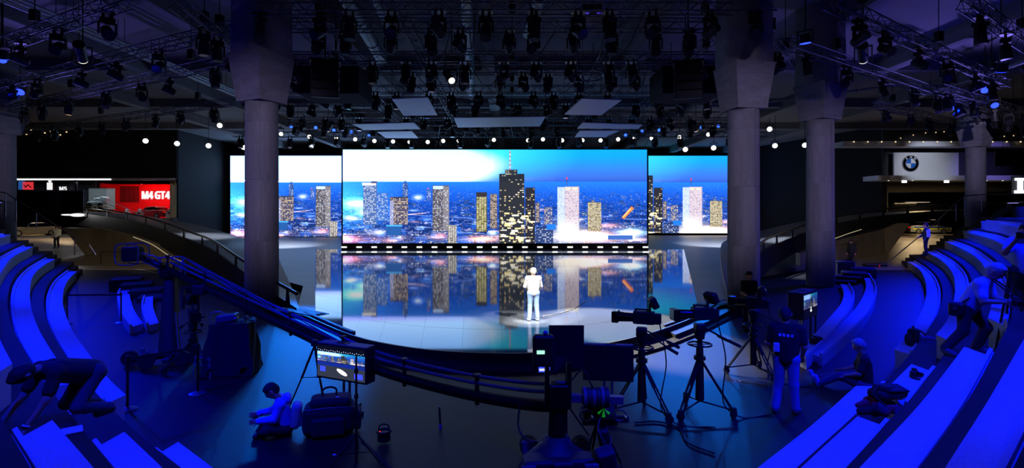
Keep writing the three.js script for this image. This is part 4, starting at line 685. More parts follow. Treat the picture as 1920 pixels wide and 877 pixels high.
function uplight(x, d, y, target, k, label) { const p = D(x, d, y), o = thing('uplight', label, 'light', null, p); part(o, 'body', rbox(0.5, 0.25, 0.4, 0.05, 0, 0.1, 0), M.black); part(o, 'lens', box(0.4, 0.02, 0.3, 0, 0.235, 0), glow(0x9a8cff, 1.5)); part(o, 'foot', box(0.6, 0.04, 0.5, 0, 0, 0), M.blackMetal); spot(p.clone().add(V(0, 0.3, 0)), target, VIOLET, k, 0.75, 0.9, 10); }
uplight(31, 33, 3.9, V(20, 13.5, -27), 380, 'violet uplight on the top tier washing the concrete ceiling above the photographer');
uplight(0, -2.5, 2.2, V(0, 12.5, -25), 300, 'lilac uplight behind the camera platform washing the rig');
uplight(-30, 31, 3.9, V(-17, 13.5, -24), 220, 'violet uplight on the top tier washing the concrete ceiling above the crane');
{ const o = thing('work_light_panel', 'soft overhead panel lamp on the rear truss above the camera platform', 'light', null, V(0, 11.2, 5)); part(o, 'housing', box(8, 0.12, 1.2, 0, 0.08, 0), M.black); part(o, 'lamp_face', box(7.6, 0.02, 1, 0, 0, 0), glow(0xcabfff, 0.8)); for (const x of [-3, 3]) part(o, 'hanger', rod(V(x, 0.1, 0), V(x, 2.3, 0), 0.02), M.black); area(V(0, 11.15, 5), V(0, 4, -18), 7.6, 1, LILAC, 1.2); }
// ---------- camera crane ----------
{
  const base = D(0.62, 7.35), o = thing('camera_crane', 'long black camera crane arm reaching across the floor from a wheeled dolly', 'camera crane');
  const px = [[268, 484, 13.4], [320, 508, 12.5], [430, 562, 11.5], [500, 595, 10.8], [600, 643, 10], [700, 690, 9.3], [850, 733, 8.4], [1000, 759, 7.6], [1062, 760, 7.3]];
  const line = px.map((q) => P(...q)), up = (k) => line.map((p) => p.clone().add(V(0, k, 0)));
  part(o, 'boom', new THREE.TubeGeometry(new THREE.CatmullRomCurve3(line), 90, 0.09, 4), M.blackMetal, 'long black box-section arm');
  for (const k of [0.2, 0.31]) part(o, 'parallel_rod', tube(up(k).slice(1), 0.028, 80, 6), M.trussMetal, 'thin levelling rod along the arm');
  const cl = new THREE.CatmullRomCurve3(line);
  for (let i = 0; i < 7; i++) { const p = cl.getPointAt(0.12 + i * 0.125); part(o, 'joint_bracket', [box(0.05, 0.46, 0.05, p.x, p.y + 0.1, p.z, 0, 0.6, 0), box(0.1, 0.04, 0.1, p.x, p.y + 0.32, p.z, 0, 0.6, 0)], M.black); }
  const k1 = P(343, 481, 12.3), k2 = P(300, 483, 12.8);
  part(o, 'king_post', [rod(P(338, 520, 12.3), k1, 0.02), rod(P(348, 520, 12.3), k1, 0.02), rod(P(304, 512, 12.8), k2, 0.02), rod(P(298, 512, 12.8), k2, 0.02)], M.trussMetal);
  part(o, 'stay_wire', [rod(k2, k1, 0.014), rod(k1, P(462, 560, 11.1), 0.013), rod(k1, P(560, 606, 10.3), 0.013), rod(k1, P(690, 668, 9.35), 0.013), rod(k2, P(262, 474, 13.4), 0.014), rod(k2, P(275, 492, 13.2), 0.014)], M.trussMetal);
  const hd = P(248, 476, 13.5), rh = part(o, 'remote_head', [rbox(0.36, 0.36, 0.34, 0.04, hd.x, hd.y, hd.z)], M.black, 'boxy camera head at the arm tip');
  for (const z of [-0.2, 0.2]) part(rh, 'cage_hoop', tube([[-0.27, -0.2], [-0.27, 0.2], [-0.2, 0.25], [0.2, 0.25], [0.27, 0.2], [0.27, -0.2], [0.2, -0.25], [-0.2, -0.25]].map(([x, y]) => V(hd.x + x, hd.y + y, hd.z + z)), 0.016, 48, 6, true), M.trussMetal); part(rh, 'side_plate', box(0.02, 0.3, 0.3, hd.x + 0.19, hd.y, hd.z), M.darkGrey);
  // dolly
  const b = base;
  part(o, 'dolly_body', [lathe([[0, 0.45], [0.16, 0.45], [0.2, 0.35], [0.42, 0.2], [0.46, 0.1], [0, 0.1]], 6).rotateY(0.5).translate(b.x, 0, b.z), rbox(0.95, 0.14, 0.3, 0.05, b.x, 0.2, b.z + 0.25, 0, 0.1, 0), rbox(0.3, 0.14, 0.9, 0.05, b.x, 0.2, b.z, 0, 0.1, 0)], M.darkGrey, 'low wide dolly base');
  for (const [x, z] of [[-0.4, 0.35], [0.42, 0.3], [0.38, -0.4], [-0.38, -0.4]]) { const w = part(o, 'wheel', cyl(0.13, 0.13, 0.14, b.x + x, 0.13, b.z + z, Math.PI / 2, 0.1, 0, 18), M.rubber); part(w, 'hub', rbox(0.2, 0.2, 0.05, 0.04, b.x + x, 0.14, b.z + z + 0.09, 0, 0.1, 0), M.grey); }
  part(o, 'mast', [cyl(0.09, 0.13, 0.75, b.x, 0.72, b.z), cyl(0.12, 0.12, 0.12, b.x, 1.05, b.z)], M.blackMetal);
  part(o, 'pivot_head', [rbox(0.3, 0.34, 0.26, 0.04, b.x + 0.02, 1.0, b.z), box(0.06, 0.6, 0.16, b.x - 0.14, 1.15, b.z), box(0.06, 0.6, 0.16, b.x + 0.16, 1.15, b.z)], M.blackMetal);
  for (let i = 0; i < 6; i++) part(o, 'counterweight', cyl(0.14, 0.14, 0.05, b.x + 0.38 + i * 0.06, 0.97, b.z, 0, 0, Math.PI / 2, 18), i % 2 ? M.darkGrey : M.grey, 'round counterweight plate');
  part(o, 'rear_beam', beam(V(b.x, 0.97, b.z), V(b.x + 0.9, 0.95, b.z + 0.05), 0.1, 0.1), M.trussMetal);
  for (const l of [[V(b.x + 0.2, 1.2, b.z), V(b.x + 0.35, 1.35, b.z), V(b.x + 0.5, 1.1, b.z + 0.05), V(b.x + 0.7, 0.9, b.z + 0.05)], [P(975, 758, 7.6), P(972, 800, 7.5), P(985, 822, 7.4), P(1010, 828, 7.4)]]) part(o, 'cable_loop', tube(l, 0.012, 24), M.black);
  const mp = P(1016, 660, 7.5), mo = part(o, 'control_monitor', [rbox(0.3, 0.5, 0.16, 0.05, mp.x + 0.02, mp.y, mp.z), rod(V(mp.x, mp.y - 0.25, mp.z), V(b.x, 1.3, b.z), 0.025)], M.black);
  part(mo, 'status_display', box(0.11, 0.05, 0.01, mp.x - 0.02, mp.y + 0.02, mp.z + 0.086), glow(0xb0ffe0, 1.1), 'pale green lit readout'); part(mo, 'blue_display', box(0.16, 0.07, 0.01, mp.x + 0.03, mp.y - 0.22, mp.z + 0.086), glow(0x3a50ff, 1), 'blue lit readout'); part(mo, 'white_key', box(0.08, 0.03, 0.012, mp.x, mp.y - 0.22, mp.z + 0.09), glow(0xffffff, 0.8));
  part(mo, 'antenna', sph(0.035, mp.x + 0.05, mp.y + 0.27, mp.z), std(0x4040a0, 0.5));
}
{ // hanging gimbal camera
  const p = P(372, 535, 11.9), o = thing('gimbal_camera', 'small black camera hanging on a rod under the crane arm', 'camera', null, p);
  part(o, 'drop_rod', [rod(V(0, 0.12, 0), V(0, -0.7, 0), 0.03)], M.blackMetal); part(o, 'arm', [box(0.42, 0.05, 0.06, -0.14, -0.05, 0), box(0.05, 0.5, 0.06, -0.34, -0.28, 0)], M.black); part(o, 'camera_body', rbox(0.28, 0.22, 0.2, 0.03, 0.04, -0.1, 0), M.black); part(o, 'lens', cyl(0.06, 0.07, 0.16, -0.17, -0.1, 0.02, 0, 0, Math.PI / 2), M.blackGloss); part(o, 'grip', box(0.3, 0.05, 0.05, 0, -0.7, 0), M.black); }
{ // parking post of the crane
  const p = G(320, 678), o = thing('crane_post', 'tall tapered post on a wheeled base holding up the crane arm tip', 'post', null, p);
  part(o, 'post_body', new THREE.CylinderGeometry(0.13, 0.26, 1.9, 4, 1).rotateY(0.6).translate(0, 1.08, 0).toNonIndexed(), M.darkGrey); part(o, 'cradle', [rbox(0.34, 0.2, 0.3, 0.03, 0, 2.08, 0), box(0.05, 0.3, 0.28, -0.16, 2.2, 0), box(0.05, 0.3, 0.28, 0.16, 2.2, 0)], M.blackMetal);
  part(o, 'base_frame', [rbox(1.3, 0.1, 0.16, 0.03, -0.1, 0.16, 0.1, 0, 0.3, 0), rbox(0.16, 0.1, 1.1, 0.03, 0.05, 0.16, 0, 0, 0.3, 0), rbox(0.6, 0.05, 0.6, 0.02, 0, 0.24, 0, 0, 0.6, 0)], M.darkGrey);
  for (const [x, z] of [[-0.75, 0.3], [0.5, 0.35], [0.2, -0.55], [-0.2, 0.55]]) part(o, 'wheel', cyl(0.17, 0.17, 0.14, x, 0.17, z, Math.PI / 2, 0.5, 0, 18), M.rubber);
  for (const x of [0.24, 0.32]) part(o, 'guide_rod', rod(V(x, 1.2, 0.2), V(x + 0.16, 0.05, 0.3), 0.018), M.trussMetal);
  part(o, 'clamp_knob', [cyl(0.05, 0.05, 0.12, -0.55, 0.3, 0.15), cyl(0.05, 0.05, 0.1, -0.42, 0.26, 0.2)], M.grey); }
// ---------- tripod and pedestal cameras ----------
function tripodCamera(name, label, pos, turn, h = 1.62) {   // lens points along -x before turning
  const o = thing(name, label, 'camera', 'studio cameras on the floor', pos, turn);
  const apex = V(0, h * 0.58, 0);
  for (let i = 0; i < 3; i++) { const a = i * 2.094 + 0.5, f = V(Math.cos(a) * 0.55, 0.1, Math.sin(a) * 0.55), s = V(-Math.sin(a), 0, Math.cos(a)).multiplyScalar(0.035); const lg = part(o, 'leg', [rod(apex.clone().add(s), f.clone().add(s), 0.016), rod(apex.clone().sub(s), f.clone().sub(s), 0.016), rod(apex, f.clone().lerp(apex, 0.5), 0.02)], M.blackMetal); part(lg, 'caster', [cyl(0.07, 0.07, 0.05, f.x, 0.07, f.z, Math.PI / 2, a, 0), box(0.07, 0.09, 0.07, f.x, 0.13, f.z)], M.rubber); part(o, 'spreader', rod(V(0, 0.22, 0), V(f.x, 0.13, f.z), 0.016), M.blackMetal); }
  part(o, 'pedestal', [cyl(0.06, 0.075, h * 0.55, 0, h * 0.42, 0), cyl(0.045, 0.045, h * 0.35, 0, h * 0.7, 0), cyl(0.1, 0.1, 0.06, 0, h * 0.58, 0)], M.black);
  const wr = part(o, 'hand_wheel', tor(0.2, 0.015, 0, h * 0.72, 0, Math.PI / 2), M.black); part(wr, 'spoke', [box(0.4, 0.015, 0.02, 0, h * 0.72, 0), box(0.02, 0.015, 0.4, 0, h * 0.72, 0)], M.black);
  part(o, 'pan_head', [cyl(0.1, 0.08, 0.14, 0, h * 0.82, 0), rbox(0.18, 0.12, 0.16, 0.03, 0, h * 0.9, 0)], M.black);
  const cam = part(o, 'camera_body', [rbox(0.36, 0.22, 0.17, 0.02, 0.04, h + 0.07, 0), rbox(0.14, 0.18, 0.14, 0.02, 0.26, h + 0.06, 0), box(0.24, 0.025, 0.03, 0, h + 0.21, 0), box(0.03, 0.05, 0.03, -0.1, h + 0.185, 0), box(0.03, 0.05, 0.03, 0.1, h + 0.185, 0)], M.black);
  part(cam, 'lens', [cyl(0.09, 0.075, 0.3, -0.28, h + 0.06, 0, 0, 0, Math.PI / 2), rbox(0.12, 0.2, 0.22, 0.02, -0.45, h + 0.06, 0)], M.blackGloss);
  const vf = part(o, 'viewfinder', [rbox(0.12, 0.2, 0.26, 0.03, 0.2, h + 0.34, 0.02, 0, 0.3, 0.45), box(0.04, 0.16, 0.04, 0.14, h + 0.24, 0)], M.black); part(vf, 'status_light', box(0.004, 0.03, 0.06, 0.262, h + 0.37, 0.02, 0, 0.3, 0.45), glow(0x9ab0ff, 0.7));
  for (const z of [-0.1, 0.12]) { const pb = part(o, 'pan_bar', rod(V(0.06, h * 0.9, z * 0.7), V(0.55, h * 0.74, z * 1.9), 0.013), M.blackMetal); part(pb, 'grip', rod(V(0.42, h * 0.78, z * 1.7), V(0.62, h * 0.72, z * 2), 0.028), M.rubber); }
  part(o, 'cable', tube([V(0.3, h, 0), V(0.42, h * 0.6, 0.1), V(0.35, 0.2, 0.2), V(0.6, 0.02, 0.3), V(1.2, 0.015, 0.2)], 0.011, 30), M.rubber);
  return o;
}
tripodCamera('tripod_camera', 'black studio camera on a tripod beside the flat black monitor back', D(wx(1203, 9.3), 9.3), -0.35);
tripodCamera('tripod_camera', 'black studio camera on a tripod standing before the blue floor reflection', D(wx(1312, 9.35), 9.35), 0.1, 1.68);
tripodCamera('tripod_camera', 'black studio camera on a pedestal beside the operator at the column', D(wx(1412, 11.6), 11.6), -0.7, 1.5);
tripodCamera('tripod_camera', 'black covered camera rig standing under the crane arm by its post', D(wx(362, 11.9), 11.9), 2.2, 1.2);
// ---------- displays on stands ----------
function display(label, pos, turn, w, h, yb, map, dep, backOnly) {
  const o = thing('display_monitor', label, 'monitor', null, pos, turn);
  part(o, 'case', rbox(w, h, dep, 0.02, 0, yb + h / 2, 0), M.black); part(o, 'top_cover', box(w * 0.98, 0.015, dep * 0.96, 0, yb + h + 0.005, 0), M.grey, 'grey top of the case');
  if (map) part(o, 'screen_face', quad(V(-w * 0.47, yb + h * 0.06, dep / 2 + 0.006), V(w * 0.47, yb + h * 0.06, dep / 2 + 0.006), V(w * 0.47, yb + h * 0.95, dep / 2 + 0.006), V(-w * 0.47, yb + h * 0.95, dep / 2 + 0.006)), litScreen(map, 2.4), 'lit picture of the stage and city');
  part(o, 'vent', box(w * 0.2, 0.01, dep * 0.4, -w * 0.05, yb + h + 0.016, 0), M.black);
  for (const x of [-0.065, 0.065]) part(o, 'stand_pole', cyl(0.022, 0.022, yb, x, yb / 2, -0.03), M.steel); part(o, 'stand_foot', [rbox(0.7, 0.05, 0.1, 0.02, 0, 0.025, -0.03), rbox(0.1, 0.05, 0.7, 0.02, 0, 0.025, -0.03)], M.black);
  if (map) { const c = new THREE.RectAreaLight(0x90b8ff, 0.4, w * 0.9, h * 0.85); c.position.set(0, yb + h / 2, dep / 2 + 0.03); c.rotation.y = Math.PI; o.add(c); }
  return o;
}
const tvA = screenTexture(512, 300, (c) => { c.fillStyle = '#05060c'; c.fillRect(0, 0, 512, 300); c.save(); c.beginPath(); c.rect(0, 60, 512, 90); c.clip(); c.translate(0, 60); c.scale(512 / 570, 90 / 178); c.translate(-643, -281); paintCity(c); c.restore(); c.fillStyle = '#cfd8ff'; for (let i = 0; i < 22; i++) c.fillRect(10 + i * 23, 38 + (i % 3) * 4, 6, 5); c.fillStyle = '#0a1c66'; c.fillRect(0, 154, 512, 40); c.fillStyle = '#20242c'; c.fillRect(0, 190, 512, 110); c.fillStyle = '#e8e0d0'; c.beginPath(); c.ellipse(270, 235, 60, 20, 0.4, 0, 7); c.fill(); c.fillStyle = '#2838c8'; c.fillRect(400, 230, 90, 50); c.fillRect(30, 200, 60, 50); });
const tvB = screenTexture(384, 256, (c) => { c.fillStyle = '#040508'; c.fillRect(0, 0, 384, 256); c.save(); c.beginPath(); c.rect(0, 8, 384, 150); c.clip(); c.translate(0, 8); c.scale(384 / 570, 150 / 178); c.translate(-643, -281); c.globalAlpha = 1; paintCity(c); c.restore(); c.fillStyle = 'rgba(0,0,10,0.35)'; c.fillRect(0, 0, 384, 256); c.fillStyle = '#c8d2c8'; c.beginPath(); c.ellipse(200, 190, 26, 12, 0, 0, 7); c.fill(); c.fillRect(190, 150, 18, 44); });
display('wide lit monitor on a two-pole stand showing the stage, crossed by the crane arm', D(wx(648, 9.4), 9.4), -0.42, 1.12, 0.62, 0.58, tvA, 0.24);
display('lit monitor in a deep black case behind the man in the dark T-shirt', D(wx(1505, 12.6), 12.6), 0.75, 0.95, 0.62, 1.05, tvB, 0.34);
display('flat black monitor seen from behind on a two-pole stand by the crane', D(wx(1140, 9.2), 9.2), 3.0, 0.86, 0.62, 0.62, null, 0.1);
{ const o = thing('black_flag', 'square black light flag on a stand beside the crane head', 'panel', null, D(wx(1062, 8.4), 8.4)); const y = 3.5 - 292 * 0.0084; part(o, 'cloth_panel', box(0.55, 0.66, 0.04, 0, y + 0.36, 0), M.drape); part(o, 'stem', cyl(0.018, 0.022, y + 0.1, 0, y / 2 + 0.05, -0.04), M.blackMetal); part(o, 'grey_mask', plate([V(-0.26, y + 0.2, 0.03), V(0.0, y + 0.2, 0.03), V(-0.1, y + 0.02, 0.03), V(-0.26, y - 0.1, 0.03)], 0.01), M.darkGrey); for (let i = 0; i < 3; i++) part(o, 'leg', rod(V(0, 0.5, -0.04), V(Math.cos(i * 2.1) * 0.35, 0.01, Math.sin(i * 2.1) * 0.35), 0.014), M.blackMetal); }
{ const p = D(wx(1122, 7.6), 7.6), o = thing('crane_console', 'crane operating console with handles and a green ribbon, on a short tripod', 'console', null, p);
  part(o, 'console_box', [rbox(0.5, 0.12, 0.34, 0.03, 0, 0.62, 0, 0.2), rbox(0.16, 0.34, 0.16, 0.04, 0.06, 0.34, 0.12, 0.2, 0, 0.2)], M.darkGrey); part(o, 'motor', [cyl(0.11, 0.11, 0.22, -0.05, 0.8, 0, 0, 0, Math.PI / 2), tor(0.12, 0.02, 0.06, 0.8, 0, 0, 1.57, 0)], M.blackMetal); for (const x of [-0.2, 0.26]) part(o, 'hand_crank', [tor(0.09, 0.012, x, 0.7, 0.2, 0.3), cyl(0.015, 0.015, 0.1, x + 0.08, 0.7, 0.26, 1.57)], M.steel);
  for (let i = 0; i < 3; i++) part(o, 'leg', rod(V(0, 0.58, 0), V(Math.cos(i * 2.1 + 0.4) * 0.32, 0.01, Math.sin(i * 2.1 + 0.4) * 0.32), 0.018), M.blackMetal);
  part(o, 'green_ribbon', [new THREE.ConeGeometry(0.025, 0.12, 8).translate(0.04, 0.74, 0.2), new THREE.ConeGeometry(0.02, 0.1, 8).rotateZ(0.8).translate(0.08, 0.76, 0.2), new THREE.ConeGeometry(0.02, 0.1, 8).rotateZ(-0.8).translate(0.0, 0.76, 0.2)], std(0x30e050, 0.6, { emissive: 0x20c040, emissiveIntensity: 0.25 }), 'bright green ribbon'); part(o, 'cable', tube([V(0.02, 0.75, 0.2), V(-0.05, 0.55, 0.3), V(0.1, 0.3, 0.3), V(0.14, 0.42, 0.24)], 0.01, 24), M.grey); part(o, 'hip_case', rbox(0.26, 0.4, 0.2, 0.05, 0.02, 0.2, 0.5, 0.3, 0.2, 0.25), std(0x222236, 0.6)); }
// ---------- stands, bags, small things on the floor ----------
function lightStand(label, pos, h, turn = 0) { const o = thing('light_stand', label, 'stand', null, pos, turn); part(o, 'pole', [cyl(0.013, 0.02, h, 0, h / 2, 0)], M.black); for (const k of [0.35, 0.62, 0.86]) part(o, 'clamp_collar', cyl(0.028, 0.028, 0.06, 0, h * k, 0), M.black); for (let i = 0; i < 3; i++) { const a = i * 2.094 + 0.3; part(o, 'leg', rod(V(0, 0.42, 0), V(Math.cos(a) * 0.42, 0.012, Math.sin(a) * 0.42), 0.012), M.blackMetal); part(o, 'brace', rod(V(0, 0.14, 0), V(Math.cos(a) * 0.24, 0.18, Math.sin(a) * 0.24), 0.008), M.blackMetal); } }
lightStand('tall thin black stand in front of the wide lit monitor', D(wx(668, 7.5), 7.5), 1.5);
{ const p = D(wx(585, 9.9), 9.9), o = thing('folded_tripod', 'slim black tripod spread behind the wide lit monitor', 'tripod', null, p); for (const [x, z] of [[-0.3, 0.3], [0.34, 0.25], [0.05, -0.4]]) part(o, 'leg', [rod(V(0.05, 1.05, 0), V(x * 0.5 + 0.02, 0.5, z * 0.5), 0.022), rod(V(x * 0.5 + 0.02, 0.5, z * 0.5), V(x, 0.01, z), 0.015)], M.blackMetal); part(o, 'head', rbox(0.12, 0.12, 0.12, 0.03, 0.05, 1.1, 0), M.black); part(o, 'spreader', [rod(V(-0.15, 0.5, 0.15), V(0.17, 0.5, 0.12), 0.008), rod(V(0.17, 0.5, 0.12), V(0.03, 0.5, -0.2), 0.008)], M.blackMetal); }
{ const p = D(wx(618, 8.55), 8.55), o = thing('equipment_bag', 'big black padded equipment bag with a carry handle under the lit monitor', 'bag', null, p, 0.25); part(o, 'bag_body', [rbox(0.8, 0.46, 0.5, 0.12, 0, 0.24, 0), rbox(0.62, 0.16, 0.4, 0.07, 0.02, 0.5, 0)], std(0x101014, 0.85)); part(o, 'side_pocket', [rbox(0.12, 0.3, 0.36, 0.05, 0.43, 0.2, 0), rbox(0.5, 0.28, 0.1, 0.04, 0, 0.18, 0.27)], std(0x16161c, 0.85)); part(o, 'handle', tube([V(-0.1, 0.56, 0), V(-0.1, 0.68, 0), V(0, 0.72, 0), V(0.1, 0.68, 0), V(0.1, 0.56, 0)], 0.016, 24), M.rubber); part(o, 'zip', tube([V(-0.38, 0.44, 0.2), V(0, 0.47, 0.24), V(0.38, 0.44, 0.2)], 0.006, 16), M.steel); part(o, 'tag', box(0.05, 0.01, 0.03, 0.12, 0.585, 0.1), M.white); }
{ const p = G(720, 826, 0.02), o = thing('cable_reel', 'small black device with a red light lying on the open floor', 'device', null, p); part(o, 'drum', [cyl(0.09, 0.1, 0.14, 0, 0.08, 0), tor(0.1, 0.02, 0, 0.15, 0, 1.57)], M.black); part(o, 'red_light', sph(0.014, -0.05, 0.16, 0.06), glow(0xff3040, 1.2)); part(o, 'handle', tube([V(-0.09, 0.1, 0), V(-0.06, 0.24, 0), V(0.06, 0.24, 0), V(0.09, 0.1, 0)], 0.012, 16), M.rubber); }
{ const p = G(826, 803, 0), o = thing('standing_torch', 'short dark stick standing upright on the open floor', 'stick', null, p); part(o, 'shaft', [cyl(0.016, 0.02, 0.3, -0.01, 0.17, 0, 0, 0, 0.06)], M.black); part(o, 'collar', cyl(0.024, 0.02, 0.07, 0, 0.035, 0), std(0x3a3ac0, 0.4)); part(o, 'tip', cyl(0.014, 0.014, 0.05, -0.02, 0.33, 0), M.grey); }
single('paper_scrap', 'tiny pale scrap lying on the floor near the equipment bag', 'paper', rbox(0.05, 0.012, 0.035, 0.004, ...G(627, 852, 0.008).toArray()), M.white);
single('floor_tape', 'tiny white tape marks on the floor below the pedestal camera', 'tape', [box(0.05, 0.006, 0.02, ...G(1378, 714, 0.005).toArray()), box(0.05, 0.006, 0.02, ...G(1387, 714, 0.005).toArray())], M.white);
single('floor_cable', 'black cable curving over the floor behind the tripods', 'cable', tube([G(1190, 792, 0.02), G(1230, 790, 0.02), G(1270, 800, 0.02), G(1290, 830, 0.02), G(1340, 850, 0.02)], 0.014, 50), M.rubber);
single('floor_seam', 'thin dark seam strip across the floor by the tall thin stand', 'strip', beam(G(680, 826, 0.006), G(735, 880, 0.006), 0.04, 0.01), M.rubber);
{ const p = G(436, 697), o = thing('draped_cart', 'black draped equipment cart with a headset and cables on top', 'cart', null, p, 0.2); const body = new THREE.BoxGeometry(1.0, 1.1, 0.8, 10, 10, 8), q = body.attributes.position; for (let i = 0; i < q.count; i++) { const y = q.getY(i), k = 0.78 + 0.3 * (0.55 - y) / 1.1; q.setXYZ(i, q.getX(i) * k + 0.02 * Math.sin(y * 9 + q.getZ(i) * 11), y, q.getZ(i) * k + 0.025 * Math.sin(q.getX(i) * 15)); } body.computeVertexNormals(); part(o, 'drape', body.translate(0, 0.57, 0), M.drape); part(o, 'lid_case', rbox(0.4, 0.16, 0.34, 0.04, -0.1, 1.2, 0, 0, 0, 0.1), std(0x2a2a48, 0.6)); part(o, 'headset', [tor(0.11, 0.012, 0.2, 1.22, 0.1, 0.4, 0.5, 0), sph(0.05, 0.1, 1.2, 0.14), sph(0.05, 0.3, 1.2, 0.08)], M.steel); part(o, 'cable_bundle', [tor(0.14, 0.014, 0.36, 1.13, 0.1, 1.2), tor(0.11, 0.012, 0.4, 1.16, 0.12, 0.9)], std(0x8890a0, 0.35)); part(o, 'handle', tube([V(-0.38, 1.0, 0.1), V(-0.42, 1.3, 0.1), V(-0.26, 1.36, 0.1), V(-0.1, 1.3, 0.1)], 0.014, 20), M.trussMetal); for (const x of [-0.3, 0.35]) part(o, 'cart_wheel', tor(0.1, 0.03, x, 0.11, 0.42, 0, 0.4, 0), M.rubber); }
{ const p = G(393, 703), o = thing('metal_chair', 'small metal-framed chair beside the draped cart', 'chair', null, p, -0.3); part(o, 'seat', rbox(0.4, 0.04, 0.38, 0.02, 0, 0.44, 0), M.navyCloth); for (const [x, z] of [[-0.2, -0.18], [0.2, -0.18], [-0.2, 0.18], [0.2, 0.18]]) part(o, 'leg', rod(V(x * 0.95, 0.45, z), V(x * 1.15, 0.0, z * 1.15), 0.014), M.alu); part(o, 'crossbar', [rod(V(-0.21, 0.28, 0.2), V(0.21, 0.28, 0.2), 0.011), rod(V(-0.2, 0.42, 0.19), V(0.2, 0.42, 0.19), 0.012)], M.alu); for (const x of [-0.2, 0.2]) part(o, 'back_post', rod(V(x, 0.45, -0.18), V(x, 0.82, -0.24), 0.013), M.alu); part(o, 'backrest', rbox(0.42, 0.16, 0.03, 0.012, 0, 0.76, -0.23), M.navyCloth); }
// stanchions with black tape
function stanchion(a, b, label, group) { for (const [px, py] of [a, b]) { const p = G(px, py), o = thing('stanchion', label, 'stanchion', group, p); part(o, 'post', cyl(0.022, 0.022, 0.92, 0, 0.46, 0), M.blackMetal); part(o, 'foot', [lathe([[0, 0.05], [0.03, 0.05], [0.15, 0.02], [0.16, 0], [0, 0]], 20)], M.steel); part(o, 'tape_head', cyl(0.03, 0.03, 0.08, 0, 0.93, 0), M.black); }
  const A = G(...a).setY(0.9), B = G(...b).setY(0.9); single('barrier_tape', 'black barrier tape between the ' + group, 'tape', beam(A, B, 0.012, 0.055), M.drape); }
stanchion([126, 606], [227, 605], 'black stanchion on the landing beside the small benches', 'landing stanchions'); stanchion([239, 768], [371, 738], 'black stanchion on the floor beside the draped cart', 'floor stanchions');
stanchion([189, 497], [232, 497], 'thin stanchion with drooping tape behind the crane head', 'far stanchions'); stanchion([1520, 640], [1529, 630], 'black stanchion behind the tall display', 'display stanchions');
{ const p = G(170, 497), o = thing('sign_post', 'thin steel sign post on the pale floor beyond the stand', 'post', null, P(142, 458, 45)); part(o, 'post', cyl(0.03, 0.03, 1.05, 0, 0.55, 0), M.steel); part(o, 'foot', cyl(0.2, 0.22, 0.04, 0, 0.02, 0), M.steel); }
// things on the benches
{ const h = 0.45, p = G(1712, 648, h), o = thing('backpack', 'dark backpack slumped on the end of a bench', 'backpack', null, p, 0.4); part(o, 'sack', [rbox(0.34, 0.3, 0.26, 0.1, 0, 0.15, 0, 0, 0, 0.1), rbox(0.24, 0.16, 0.2, 0.07, 0.02, 0.32, 0)], std(0x20222c, 0.85)); part(o, 'pocket', rbox(0.22, 0.16, 0.08, 0.03, 0, 0.12, 0.15), std(0x2c3040, 0.85)); part(o, 'strap', [tube([V(-0.1, 0.36, 0.1), V(-0.2, 0.25, 0.2), V(-0.14, 0.05, 0.2)], 0.018, 16), tube([V(0.1, 0.36, 0.1), V(0.24, 0.2, 0.16), V(0.3, 0.02, 0.1)], 0.018, 16), tube([V(-0.05, 0.4, 0), V(0, 0.46, 0), V(0.05, 0.4, 0)], 0.012, 10)], M.rubber); }
{ const h = 0.45, p = G(1736, 641, 0.55), o = single('folded_sleeve', 'pale folded cloth hanging over the bench back beside the backpack', 'cloth', tube([p.clone().add(V(-0.2, 0.06, 0)), p.clone().add(V(0, 0.1, 0.02)), p.clone().add(V(0.2, 0.05, 0.05)), p.clone().add(V(0.28, 0.02, 0.1))], 0.055, 20, 8), std(0x4a5a9a, 0.9)); }
{ const h = 1.1, p = G(1714, 706, h), o = thing('strapped_camera', 'compact camera with its coiled strap lying on a bench', 'camera', null, p, 0.5); part(o, 'camera_body', [rbox(0.14, 0.09, 0.07, 0.02, 0, 0.05, 0), rbox(0.06, 0.04, 0.05, 0.01, 0, 0.11, 0)], M.black); part(o, 'lens', cyl(0.035, 0.038, 0.08, 0, 0.05, 0.07, Math.PI / 2), M.blackGloss); part(o, 'strap', tor(0.14, 0.014, 0.0, 0.016, 0.1, Math.PI / 2), M.rubber); }
{ const h = 1.1, p = G(1664, 745, h), o = thing('black_bag', 'soft black shoulder bag on the bench beside the crumpled jacket', 'bag', null, p, 0.3); part(o, 'sack', [rbox(0.46, 0.13, 0.26, 0.06, 0, 0.065, 0, 0, 0, 0.05), rbox(0.26, 0.09, 0.2, 0.04, -0.06, 0.13, 0, 0, 0.3, -0.12)], std(0x0e0e12, 0.85)); part(o, 'strap', tube([V(-0.2, 0.15, 0), V(-0.36, 0.1, 0.1), V(-0.34, 0.01, 0.25)], 0.014, 20), M.rubber); part(o, 'flap', rbox(0.34, 0.03, 0.18, 0.012, 0.05, 0.135, 0.05, 0.25, 0, -0.1), std(0x15151a, 0.8)); }
{ const p = G(1530, 644, 0.2), o = thing('small_bag', 'small black bag lying on the end of the second curved bench', 'bag', null, p, 0.5); part(o, 'sack', rbox(0.36, 0.16, 0.2, 0.06, 0, 0.08, 0), M.black); part(o, 'flap', rbox(0.34, 0.04, 0.12, 0.02, 0.02, 0.17, 0.03, 0.3, 0, -0.2), M.rubber); }
single('white_sheet', 'pale sheet of paper lying between two bench ends below the leaning man', 'paper', rbox(0.17, 0.008, 0.2, 0.003, ...G(135, 806, 1.31).toArray(), 0, 0.7, 0), M.white);
single('tape_roll', 'white tape roll at the frame edge beside the leaning man', 'tape', tor(0.05, 0.02, ...G(4, 724, 1.35).toArray(), Math.PI / 2), M.white);
